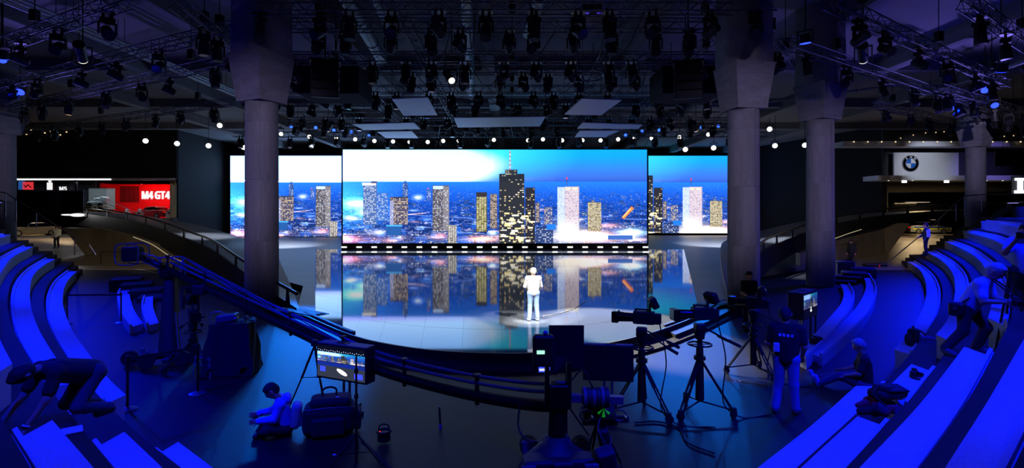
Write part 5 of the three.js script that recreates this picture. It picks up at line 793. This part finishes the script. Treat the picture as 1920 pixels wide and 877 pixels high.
{ const p = G(1640, 500), o = thing('road_case', 'low dark road case on the landing below the stair handrail', 'case', null, p); part(o, 'case_body', rbox(1.3, 0.22, 0.6, 0.02, 0, 0.14, 0), M.black); part(o, 'lid_edge', box(1.32, 0.03, 0.62, 0, 0.2, 0), M.alu); part(o, 'red_light', sph(0.03, 0.1, 0.1, 0.32), glow(0xff3020, 1)); }
{ const p = G(1578, 516), o = thing('road_case', 'square dark road case behind the carpeted steps by the single column', 'case', null, p); part(o, 'case_body', rbox(1.0, 0.75, 0.8, 0.03, 0, 0.38, 0), M.black); part(o, 'lid', rbox(1.02, 0.06, 0.82, 0.02, 0, 0.78, 0), M.darkGrey); part(o, 'corner_trim', [box(0.05, 0.7, 0.05, -0.5, 0.38, 0.4), box(0.05, 0.7, 0.05, 0.5, 0.38, 0.4)], M.alu); }
{ const tp = D(wx(1893, 8.6), 8.6, 1.3), o = thing('camera_tripod', 'slim black tripod at the frame edge before the raised camera', 'tripod', null, tp); for (const [x, z] of [[-0.32, 0.1], [0.12, 0.3], [0.2, -0.3]]) part(o, 'leg', rod(V(0, 1.25, 0), V(x, 0.01, z), 0.018), M.blackMetal); part(o, 'head', [rbox(0.1, 0.1, 0.1, 0.02, 0, 1.3, 0), cyl(0.03, 0.03, 0.2, 0, 1.2, 0)], M.black); part(o, 'pan_handle', rod(V(0, 1.32, 0), V(0.3, 1.15, 0.1), 0.012), M.black); }

single('stage_cable', 'thin pale cable curving over the glossy stage toward the presenter', 'cable', tube([G(1018, 592, HS + 0.01), G(1050, 587, HS + 0.01), G(1078, 577, HS + 0.01), G(1098, 565, HS + 0.01)], 0.008, 30, 5), M.white);
// ---------- people ----------
// surface of a set of tapered capsules joined by a smooth minimum (surface nets on a grid)
function skinOver(caps, cell, k = 0.03) {
  const lo = V(1e9, 1e9, 1e9), hi = V(-1e9, -1e9, -1e9);
  for (const c of caps) for (const [p, r] of [[c.a, c.ra], [c.b, c.rb]]) { lo.min(p.clone().addScalar(-r - k - 2 * cell)); hi.max(p.clone().addScalar(r + k + 2 * cell)); }
  const nx = Math.ceil((hi.x - lo.x) / cell) + 1, ny = Math.ceil((hi.y - lo.y) / cell) + 1, nz = Math.ceil((hi.z - lo.z) / cell) + 1, f = new Float32Array(nx * ny * nz).fill(9);
  for (const c of caps) {
    const R = Math.max(c.ra, c.rb) + k + 2 * cell, ab = c.b.clone().sub(c.a), l2 = ab.lengthSq() || 1e-9, i0 = [], i1 = [];
    for (const ax of ['x', 'y', 'z']) { const n = { x: nx, y: ny, z: nz }[ax]; i0.push(Math.max(0, Math.floor((Math.min(c.a[ax], c.b[ax]) - R - lo[ax]) / cell))); i1.push(Math.min(n - 1, Math.ceil((Math.max(c.a[ax], c.b[ax]) + R - lo[ax]) / cell))); }
    for (let z = i0[2]; z <= i1[2]; z++) for (let y = i0[1]; y <= i1[1]; y++) for (let x = i0[0]; x <= i1[0]; x++) {
      const px = lo.x + x * cell - c.a.x, py = lo.y + y * cell - c.a.y, pz = lo.z + z * cell - c.a.z;
      let t = (px * ab.x + py * ab.y + pz * ab.z) / l2; t = t < 0 ? 0 : t > 1 ? 1 : t;
      const d = Math.hypot(px - ab.x * t, py - ab.y * t, pz - ab.z * t) - (c.ra + (c.rb - c.ra) * t), o = (z * ny + y) * nx + x, e = f[o], h = Math.max(k - Math.abs(e - d), 0) / k;
      f[o] = Math.min(e, d) - h * h * k * 0.25;
    }
  }
  const id = new Int32Array(f.length).fill(-1), pos = [], idx = [], sx = 1, sy = nx, sz = nx * ny;
  for (let z = 0; z < nz - 1; z++) for (let y = 0; y < ny - 1; y++) for (let x = 0; x < nx - 1; x++) {
    const o = (z * ny + y) * nx + x; let n = 0, ax = 0, ay = 0, az = 0, neg = 0;
    for (let q = 0; q < 8; q++) if (f[o + (q & 1) + ((q >> 1) & 1) * sy + (q >> 2) * sz] < 0) neg++;
    if (neg === 0 || neg === 8) continue;
    const edge = (p, q) => { const A = f[o + (p & 1) + ((p >> 1) & 1) * sy + (p >> 2) * sz], B = f[o + (q & 1) + ((q >> 1) & 1) * sy + (q >> 2) * sz]; if (A < 0 === B < 0) return; const t = A / (A - B); ax += (p & 1) + ((q & 1) - (p & 1)) * t; ay += ((p >> 1) & 1) + (((q >> 1) & 1) - ((p >> 1) & 1)) * t; az += (p >> 2) + ((q >> 2) - (p >> 2)) * t; n++; };
    for (const [p, q] of [[0, 1], [2, 3], [4, 5], [6, 7], [0, 2], [1, 3], [4, 6], [5, 7], [0, 4], [1, 5], [2, 6], [3, 7]]) edge(p, q);
    id[o] = pos.length / 3; pos.push(lo.x + (x + ax / n) * cell, lo.y + (y + ay / n) * cell, lo.z + (z + az / n) * cell);
  }
  for (let z = 1; z < nz - 1; z++) for (let y = 1; y < ny - 1; y++) for (let x = 1; x < nx - 1; x++) {
    const o = (z * ny + y) * nx + x, a = f[o] < 0;
    const q4 = (p, q, r, s) => { if (p < 0 || q < 0 || r < 0 || s < 0) return; if (a) idx.push(p, q, r, p, r, s); else idx.push(p, r, q, p, s, r); };
    if (a !== f[o + sx] < 0) q4(id[o - sy - sz], id[o - sz], id[o], id[o - sy]);
    if (a !== f[o + sy] < 0) q4(id[o - sx - sz], id[o - sx], id[o], id[o - sz]);
    if (a !== f[o + sz] < 0) q4(id[o - sx - sy], id[o - sy], id[o], id[o - sx]);
  }
  const g = new THREE.BufferGeometry();
  g.setAttribute('position', new THREE.Float32BufferAttribute(pos, 3)); g.setIndex(idx); g.computeVertexNormals();
  return g;
}
const STAND = { head: [0, 1.62, 0.02], neck: [0, 1.46, 0], shL: [0.19, 1.41, 0], shR: [-0.19, 1.41, 0], elL: [0.25, 1.12, -0.03], elR: [-0.25, 1.12, -0.03], wrL: [0.25, 0.87, 0.06], wrR: [-0.25, 0.87, 0.06], hipL: [0.095, 0.93, 0], hipR: [-0.095, 0.93, 0], knL: [0.11, 0.5, 0.02], knR: [-0.11, 0.5, 0.02], anL: [0.12, 0.09, -0.03], anR: [-0.12, 0.09, -0.03], toL: [0.14, 0.035, 0.15], toR: [-0.14, 0.035, 0.15] };
// +z is where the figure faces; s scales it; slim narrows it a little
function person(label, pos, turn, pose, look, s = 1) {
  const j = {}; for (const [k, v] of Object.entries({ ...STAND, ...pose })) j[k] = V(...v).multiplyScalar(s);
  const o = thing('person', label, 'person', null, pos, turn), c = (a, b, ra, rb) => ({ a: a.clone(), b: b.clone(), ra: ra * s, rb: rb * s }), mid = (a, b, t = 0.5) => a.clone().lerp(b, t);
  const hips = mid(j.hipL, j.hipR), chest = mid(j.shL, j.shR), upT = chest.clone().sub(hips).normalize(), cell = look.cell ?? 0.02;
  const grow = (list, k) => list.map((q) => ({ ...q, ra: q.ra + k * s, rb: q.rb + k * s }));
  const spine = mid(hips, chest, 0.55), w = look.girth ?? 1;
  const torso = [c(j.shL, j.shR, 0.075, 0.075), c(mid(chest, j.shL, 0.5).addScaledVector(upT, -0.1 * s), mid(hips, j.hipL, 0.5), 0.11 * w, 0.105 * w), c(mid(chest, j.shR, 0.5).addScaledVector(upT, -0.1 * s), mid(hips, j.hipR, 0.5), 0.11 * w, 0.105 * w), c(spine, hips, 0.125 * w, 0.12 * w)];
  const armU = [c(j.shL, j.elL, 0.058, 0.046), c(j.shR, j.elR, 0.058, 0.046)], armD = [c(j.elL, j.wrL, 0.044, 0.029), c(j.elR, j.wrR, 0.044, 0.029)];
  const thigh = [c(j.hipL, j.knL, 0.092, 0.06), c(j.hipR, j.knR, 0.092, 0.06)], calf = [c(j.knL, j.anL, 0.058, 0.038), c(j.knR, j.anR, 0.058, 0.038)], foot = [c(j.anL, j.toL, 0.042, 0.034), c(j.anR, j.toR, 0.042, 0.034)];
  const face = V(...(look.face ?? [0, 0, 1])).normalize(), upH = j.head.clone().sub(j.neck).normalize(), sideH = upH.clone().cross(face).normalize(), at = (f, u, x) => j.head.clone().addScaledVector(face, f * s).addScaledVector(upH, u * s).addScaledVector(sideH, x * s);
  const headCaps = [c(at(-0.02, 0.03, 0), at(-0.01, 0.035, 0), 0.092, 0.092), c(at(0.03, 0.0, 0), at(0.035, -0.07, 0), 0.072, 0.048), c(at(0.085, 0.0, 0), at(0.105, -0.028, 0), 0.013, 0.018), c(at(0.075, -0.06, 0.02), at(0.075, -0.06, -0.02), 0.014, 0.014), c(at(0.07, 0.03, 0.035), at(0.07, 0.03, -0.035), 0.022, 0.022), c(at(-0.01, 0.0, 0.09), at(-0.015, 0.025, 0.094), 0.018, 0.02), c(at(-0.01, 0.0, -0.09), at(-0.015, 0.025, -0.094), 0.018, 0.02), c(j.neck, at(-0.01, -0.05, 0), 0.056, 0.058)];
  const hand = (wr, el, mir, curl) => {
    const d = wr.clone().sub(el).normalize(); let n = V(0, 0, 1).sub(d.clone().multiplyScalar(d.z)); if (n.length() < 0.3) n = V(1, 0, 0); n.normalize(); const sd = d.clone().cross(n).normalize().multiplyScalar(mir), L = [], q = (f, x, u) => wr.clone().addScaledVector(d, f * s).addScaledVector(sd, x * s).addScaledVector(n, u * s);
    L.push(c(q(0.01, 0.015, 0), q(0.08, 0.028, 0), 0.02, 0.014), c(q(0.01, -0.015, 0), q(0.08, -0.028, 0), 0.02, 0.014), c(q(0.02, 0, 0), q(0.08, 0, 0), 0.02, 0.016));
    [[-0.032, 0.028], [-0.011, 0.036], [0.011, 0.034], [0.031, 0.026]].forEach(([x, len]) => { const a = q(0.085, x, 0), b = q(0.085 + len, x * 1.1, 0.012 * curl), e = q(0.085 + len * (1.9 - curl * 0.5), x * 1.1, 0.04 * curl); L.push(c(a, b, 0.0095, 0.009), c(b, e, 0.009, 0.0078)); });
    L.push(c(q(0.02, -0.025, 0.005), q(0.055, -0.055, 0.015), 0.013, 0.0105), c(q(0.055, -0.055, 0.015), q(0.085, -0.062, 0.03), 0.0105, 0.0088));
    return L;
  };
  const pieces = [skinOver([...torso, ...armU, ...armD, ...thigh, ...calf, ...foot, c(j.neck, chest, 0.055, 0.07)], cell), skinOver(headCaps, look.fine ? 0.008 : 0.013, 0.025), skinOver(hand(j.wrL, j.elL, 1, look.curl ?? 0.6), look.fine ? 0.006 : 0.009, 0.008), skinOver(hand(j.wrR, j.elR, -1, look.curl ?? 0.6), look.fine ? 0.006 : 0.009, 0.008)];
  const body = part(o, 'body', pieces, look.skin ?? M.skin);
  const sleeve = look.long ? [...armU, c(j.elL, mid(j.elL, j.wrL, 0.93), 0.046, 0.036), c(j.elR, mid(j.elR, j.wrR, 0.93), 0.046, 0.036)] : [c(j.shL, mid(j.shL, j.elL, 0.72), 0.06, 0.054), c(j.shR, mid(j.shR, j.elR, 0.72), 0.06, 0.054)];
  part(o, look.topName ?? 'shirt', skinOver(grow([...torso, ...sleeve, c(j.neck.clone().lerp(chest, 0.45), chest, 0.055, 0.075)], 0.018), cell * 0.9), look.top ?? M.navyCloth, look.topLabel);
  part(o, 'trousers', skinOver(grow([c(hips, hips.clone().addScaledVector(upT, 0.06 * s), 0.12 * w, 0.118 * w), c(j.hipL, j.hipR, 0.1, 0.1), ...thigh, c(j.knL, mid(j.knL, j.anL, 0.95), 0.062, 0.052), c(j.knR, mid(j.knR, j.anR, 0.95), 0.062, 0.052)], 0.016), cell * 0.9), look.legs ?? M.denim, look.legsLabel);
  for (const [an, to] of [[j.anL, j.toL], [j.anR, j.toR]]) { const sh = part(o, 'shoe', skinOver([c(an.clone().add(V(0, -0.01 * s, 0)), to, 0.054, 0.044), c(an.clone().add(V(0, -0.035 * s, 0)), to.clone().add(V(0, 0.0, 0)), 0.046, 0.042)], 0.014), look.shoe ?? M.black); }
  const hc = look.bald ? [c(at(-0.04, 0.0, 0.02), at(-0.04, 0.0, -0.02), 0.098, 0.098)] : [c(at(-0.03, 0.052, 0), at(-0.015, 0.055, 0), 0.1, 0.099), c(at(-0.06, 0.0, 0), at(-0.055, -0.02, 0), 0.075, 0.07), c(at(0.05, 0.095, 0.03), at(0.05, 0.095, -0.03), 0.03, 0.03)];
  part(o, look.capName ?? 'hair', skinOver(hc, 0.014), look.hair ?? M.hairDark);
  if (look.fine) for (const x of [-0.033, 0.033]) part(o, 'eye', sph(0.011 * s, ...at(0.083, 0.012, x).toArray()), std(0x201814, 0.3));
  o.userData.joints = undefined; delete o.userData.joints;
  return { o, j, at };
}
const cloth = (c, map) => std(c, 0.9);
// presenter on the stage, back to the hall
person('presenter in a pale shirt and light jeans standing in the spotlight on the glossy stage', G(1000, 601, HS).setY(HS), Math.PI + 0.15, { elL: [0.27, 1.14, 0.06], elR: [-0.27, 1.14, 0.06], wrL: [0.04, 1.1, 0.22], wrR: [-0.04, 1.14, 0.24], anL: [0.14, 0.09, -0.03], anR: [-0.14, 0.09, -0.03] }, { top: cloth(0x9a9da4), legs: cloth(0x6a84b0), hair: M.hairGrey, shoe: M.white, long: true, cell: 0.018, fine: true }, 0.91);
{ // standing crew man
  const { o } = person('man in dark T-shirt with white lettering and blue jeans standing beside the benches', G(1474, 776).setY(0), Math.PI - 0.55, { head: [0.02, 1.61, 0.05], elL: [0.27, 1.14, 0.02], wrL: [0.2, 0.96, 0.16], elR: [-0.27, 1.14, 0.0], wrR: [-0.22, 0.93, 0.14], anL: [0.16, 0.09, -0.05], toL: [0.2, 0.035, 0.12], anR: [-0.13, 0.09, 0.06], toR: [-0.16, 0.035, 0.24] }, { top: cloth(0x101116), legs: cloth(0x5a6ca0), shoe: std(0x6a6a78, 0.6), hair: M.hairDark, topName: 't_shirt', face: [0.1, -0.1, 1], cell: 0.016, fine: true, girth: 1.06 }, 1.06);
  part(o, 'waist_pack', rbox(0.1, 0.16, 0.06, 0.02, 0.14, 1.18, -0.16, 0, 0.2, 0), M.offWhite);
  const marks = []; for (let i = 0; i < 4; i++) marks.push(rbox(0.035 + (i % 2) * 0.012, 0.05, 0.012, 0.006, -0.1 + i * 0.062, 1.4, -0.142)); part(o, 'back_print', marks, M.white, 'row of four small white marks'); }
person('grey-haired man in a dark T-shirt sitting on the floor with outstretched legs', G(1622, 733).setY(0), -Math.PI / 2 - 0.5, { head: [0, 0.86, 0.1], neck: [0, 0.7, 0.03], shL: [0.19, 0.63, 0.02], shR: [-0.19, 0.63, 0.02], elL: [0.26, 0.38, 0.12], elR: [-0.25, 0.38, 0.14], wrL: [0.2, 0.3, 0.36], wrR: [-0.18, 0.32, 0.36], hipL: [0.1, 0.12, 0], hipR: [-0.1, 0.12, 0], knL: [0.14, 0.28, 0.42], knR: [-0.12, 0.2, 0.44], anL: [0.14, 0.07, 0.78], anR: [-0.1, 0.08, 0.86], toL: [0.16, 0.2, 0.84], toR: [-0.12, 0.22, 0.92] }, { top: cloth(0x0e0f16), legs: cloth(0x2a3350), hair: M.hairGrey, shoe: std(0x6070a8, 0.7), topName: 't_shirt', face: [0.2, -0.25, 1], cell: 0.017, fine: true }, 1.02);
{ // photographer with the pale shirt
  const d = 8.3, base = V(wx(1822, d), 1.3, -d);
  const { o, j } = person('photographer in a pale blue shirt bending over a camera in his hands', base, 0.6, { head: [0.0, 1.34, 0.29], neck: [0, 1.23, 0.2], shL: [0.17, 1.16, 0.15], shR: [-0.17, 1.16, 0.15], elL: [0.24, 0.9, 0.2], elR: [-0.24, 0.9, 0.2], wrL: [0.08, 0.9, 0.42], wrR: [-0.08, 0.9, 0.42], hipL: [0.09, 0.74, -0.06], hipR: [-0.09, 0.74, -0.06], knL: [0.16, 0.44, 0.14], knR: [-0.2, 0.4, -0.05], anL: [0.18, 0.09, 0.0], anR: [-0.3, 0.09, -0.26], toL: [0.2, 0.035, 0.18], toR: [-0.38, 0.035, -0.12] }, { top: cloth(0x8fa4dc), legs: cloth(0x20242e), hair: M.hairGrey, shoe: std(0x3a3a44, 0.7), long: false, face: [0.0, -0.6, 1], cell: 0.016, fine: true }, 0.98);
  const q = V(0, 0.9, 0.5).multiplyScalar(0.98).applyEuler(new THREE.Euler(0, 0.6, 0)).add(base);
  const cm = thing('handheld_camera', 'black camera held by the photographer in the pale shirt', 'camera', null, q, 0.6); part(cm, 'camera_body', [rbox(0.14, 0.1, 0.07, 0.02, 0, 0, 0.02), rbox(0.06, 0.04, 0.06, 0.01, 0, 0.065, 0.02)], M.black); part(cm, 'lens', cyl(0.04, 0.036, 0.12, 0, 0, 0.11, Math.PI / 2), M.blackGloss); part(cm, 'neck_strap', [tube([V(-0.07, 0.04, 0.02), V(-0.08, 0.2, -0.1), V(-0.06, 0.32, -0.24)], 0.012, 20), tube([V(0.07, 0.04, 0.02), V(0.08, 0.2, -0.1), V(0.06, 0.32, -0.24)], 0.012, 20)], M.rubber);
  const bq = V(-0.24, 0.72, -0.12).applyEuler(new THREE.Euler(0, 0.6, 0)).add(base), bg = thing('hip_bag', 'black camera bag at the hip of the photographer in the pale shirt', 'bag', null, bq, 0.6); part(bg, 'sack', rbox(0.14, 0.22, 0.2, 0.05, 0, 0, 0), M.black); part(bg, 'strap', tube([V(0, 0.1, 0.06), V(0.14, 0.3, 0.24), V(0.3, 0.44, 0.26)], 0.012, 20), M.rubber); part(bg, 'buckle', box(0.01, 0.04, 0.05, -0.075, 0.02, 0), M.steel);
}
{ const d = 9.2, base = V(wx(1926, d), 1.62, -d); const { o } = person('photographer at the frame edge raising a camera with both hands', base, -0.9, { wrL: [0.06, 1.5, 0.34], wrR: [-0.08, 1.48, 0.34], elL: [0.24, 1.24, 0.2], elR: [-0.26, 1.22, 0.22], head: [0, 1.61, 0.06] }, { top: cloth(0x7a90d8), legs: cloth(0x1c1f2a), hair: M.hairDark, cell: 0.018, fine: true }, 0.98); const q = V(0, 1.52, 0.46).applyEuler(new THREE.Euler(0, -0.9, 0)).add(base); const cm = thing('raised_camera', 'black camera with long lens raised at the frame edge', 'camera', null, q, -0.9); part(cm, 'camera_body', rbox(0.15, 0.11, 0.08, 0.02, 0, 0, 0), M.black); part(cm, 'lens', cyl(0.045, 0.04, 0.18, 0, 0, 0.12, Math.PI / 2), M.blackGloss); }
person('man in dark work clothes standing on the stand stair before the patrol car', V(wx(1736, 30.5), 1.09, -30.5), -2.2, { wrR: [-0.12, 1.0, 0.26], elR: [-0.27, 1.15, 0.05], anL: [0.16, 0.09, -0.03] }, { top: cloth(0x24304e), legs: cloth(0x0f1016), long: true, hair: M.hairDark, cell: 0.024 }, 1.06);
single('white_folder', 'white folder held by the man on the stand stair', 'paper', rbox(0.3, 0.42, 0.03, 0.01, ...P(1741, 437, 30.2).toArray(), 0, 0.4, 0.1), M.white);
person('man in black walking on the lower floor behind the carpeted steps', G(1597, 498).setY(0), -1.0, { knL: [0.1, 0.5, 0.16], anL: [0.11, 0.1, 0.18], toL: [0.12, 0.04, 0.36], knR: [-0.1, 0.5, 0.02], anR: [-0.11, 0.12, -0.28], toR: [-0.12, 0.05, -0.12], head: [0, 1.6, 0.08] }, { top: cloth(0x14151a), legs: cloth(0x0e0e12), long: true, hair: M.hairDark, cell: 0.026 }, 1.0);
person('person in a cream sweater and dark trousers on the pale floor beyond the stand', V(wx(106, 44), 0.65, -44), 0.2, { wrL: [0.22, 1.0, 0.12], wrR: [-0.26, 0.9, 0.05] }, { top: cloth(0xd8cba4), topName: 'sweater', legs: cloth(0x15151a), long: true, hair: M.hairDark, cell: 0.026, girth: 1.08 }, 1.02);
{ // leaning man
  const d = 5.75, base = V(wx(152, d), 1.3, -d);
  const { o } = person('man in a dark polo shirt leaning down on both hands beside the bench end', base, -Math.PI / 2 + 1.15, { head: [0.02, 0.74, 0.62], neck: [0, 0.76, 0.45], shL: [0.19, 0.72, 0.36], shR: [-0.19, 0.72, 0.36], elL: [0.22, 0.42, 0.48], elR: [-0.24, 0.42, 0.5], wrL: [0.18, 0.12, 0.68], wrR: [-0.24, 0.14, 0.74], hipL: [0.11, 0.58, -0.12], hipR: [-0.11, 0.58, -0.12], knL: [0.16, 0.2, 0.12], knR: [-0.14, 0.2, 0.1], anL: [0.14, 0.07, -0.28], anR: [-0.14, 0.07, -0.28], toL: [0.14, 0.035, -0.12], toR: [-0.14, 0.035, -0.12] }, { top: cloth(0x12131a), topName: 'polo_shirt', legs: cloth(0x3a3a40), hair: M.hairDark, shoe: M.black, face: [0, -0.8, 0.7], cell: 0.016, fine: true, curl: 0.2, girth: 1.12 }, 0.82);
  part(o, 'wristband', tor(0.03, 0.009, 0.152, 0.131, 0.545, 1.1, 0, 0), M.white, 'white wristband'); }
{ const p = G(530, 812).setY(0); const { o } = person('child in a blue hoodie sitting on the floor beside the equipment bag', p, -Math.PI / 2 + 0.35, { head: [0, 0.72, 0.17], neck: [0, 0.6, 0.06], shL: [0.15, 0.53, 0.03], shR: [-0.15, 0.53, 0.03], elL: [0.2, 0.32, 0.12], elR: [-0.2, 0.34, 0.14], wrL: [0.14, 0.3, 0.36], wrR: [-0.12, 0.34, 0.38], hipL: [0.09, 0.1, -0.04], hipR: [-0.09, 0.1, -0.04], knL: [0.24, 0.16, 0.24], knR: [-0.24, 0.16, 0.24], anL: [0.02, 0.06, 0.3], anR: [-0.04, 0.06, 0.36], toL: [-0.1, 0.04, 0.34], toR: [0.1, 0.04, 0.4] }, { top: cloth(0x5a6ad0), topName: 'hoodie', legs: cloth(0x14151c), hair: M.hairDark, long: true, face: [0, -0.7, 1], cell: 0.015, fine: true }, 0.95);
  part(o, 'hood', skinOver([{ a: V(-0.08, 0.55, -0.06), b: V(0.08, 0.55, -0.06), ra: 0.07, rb: 0.07 }], 0.015), cloth(0x5060c4));
  const bq = p.clone().add(V(0.2, 0.06, 0.02)), b = thing('child_backpack', 'pale backpack on the back of the child in the hoodie', 'backpack', null, bq, -Math.PI / 2 + 0.35); part(b, 'sack', rbox(0.28, 0.4, 0.16, 0.07, 0, 0.24, -0.02, -0.15), std(0x8a8a94, 0.85)); part(b, 'pocket', rbox(0.2, 0.18, 0.08, 0.03, 0, 0.16, -0.11, -0.15), std(0x6a6a78, 0.85)); part(b, 'strap', tube([V(-0.1, 0.4, 0.05), V(-0.12, 0.46, 0.12), V(-0.12, 0.4, 0.2)], 0.015, 12), M.rubber);
  const tb = thing('tablet', 'small tablet held by the child in the hoodie', 'tablet', null, p.clone().add(V(-0.36, 0.3, 0.1)), -Math.PI / 2); part(tb, 'case', rbox(0.18, 0.012, 0.13, 0.005, 0, 0, 0, 0.4), M.black); part(tb, 'glass', box(0.16, 0.002, 0.11, 0, 0.008, 0, 0.4), M.glassBlack); }
person('camera operator in a black printed T-shirt standing at the foot of the column', V(wx(1404, 16), 0, -16), 0.25, { wrL: [0.12, 1.0, 0.28], elL: [0.26, 1.13, 0.06], wrR: [-0.14, 1.0, 0.28], elR: [-0.26, 1.13, 0.06] }, { top: cloth(0x0e0e12), topName: 't_shirt', legs: cloth(0x14141a), hair: M.hairDark, cell: 0.02, fine: true }, 1.0);
// crumpled jacket on the bench
{ const p = G(1652, 775, 0.9), L = []; for (let i = 0; i < 14; i++) { const a = V(rr(-0.24, 0.24), rr(0.02, 0.14), rr(-0.14, 0.16)), b = a.clone().add(V(rr(-0.15, 0.15), rr(-0.04, 0.05), rr(-0.12, 0.12))); L.push({ a, b, ra: rr(0.045, 0.08), rb: rr(0.03, 0.06) }); }
  const o = thing('crumpled_jacket', 'crumpled dark red and blue jacket dropped between two bench ends', 'jacket', null, p); part(o, 'red_cloth', skinOver(L.slice(0, 8), 0.016, 0.03), std(0x9a1830, 0.9)); part(o, 'blue_lining', skinOver(L.slice(7).map((q) => ({ ...q, a: q.a.clone().add(V(0.14, 0, 0)), b: q.b.clone().add(V(0.14, 0, 0)) })), 0.016, 0.03), std(0x232a5a, 0.9)); part(o, 'sleeve', skinOver([{ a: V(-0.3, 0.05, 0.05), b: V(-0.05, 0.1, 0.1), ra: 0.05, rb: 0.06 }], 0.016), std(0x14141c, 0.9)); }
renderer.render(scene, camera);
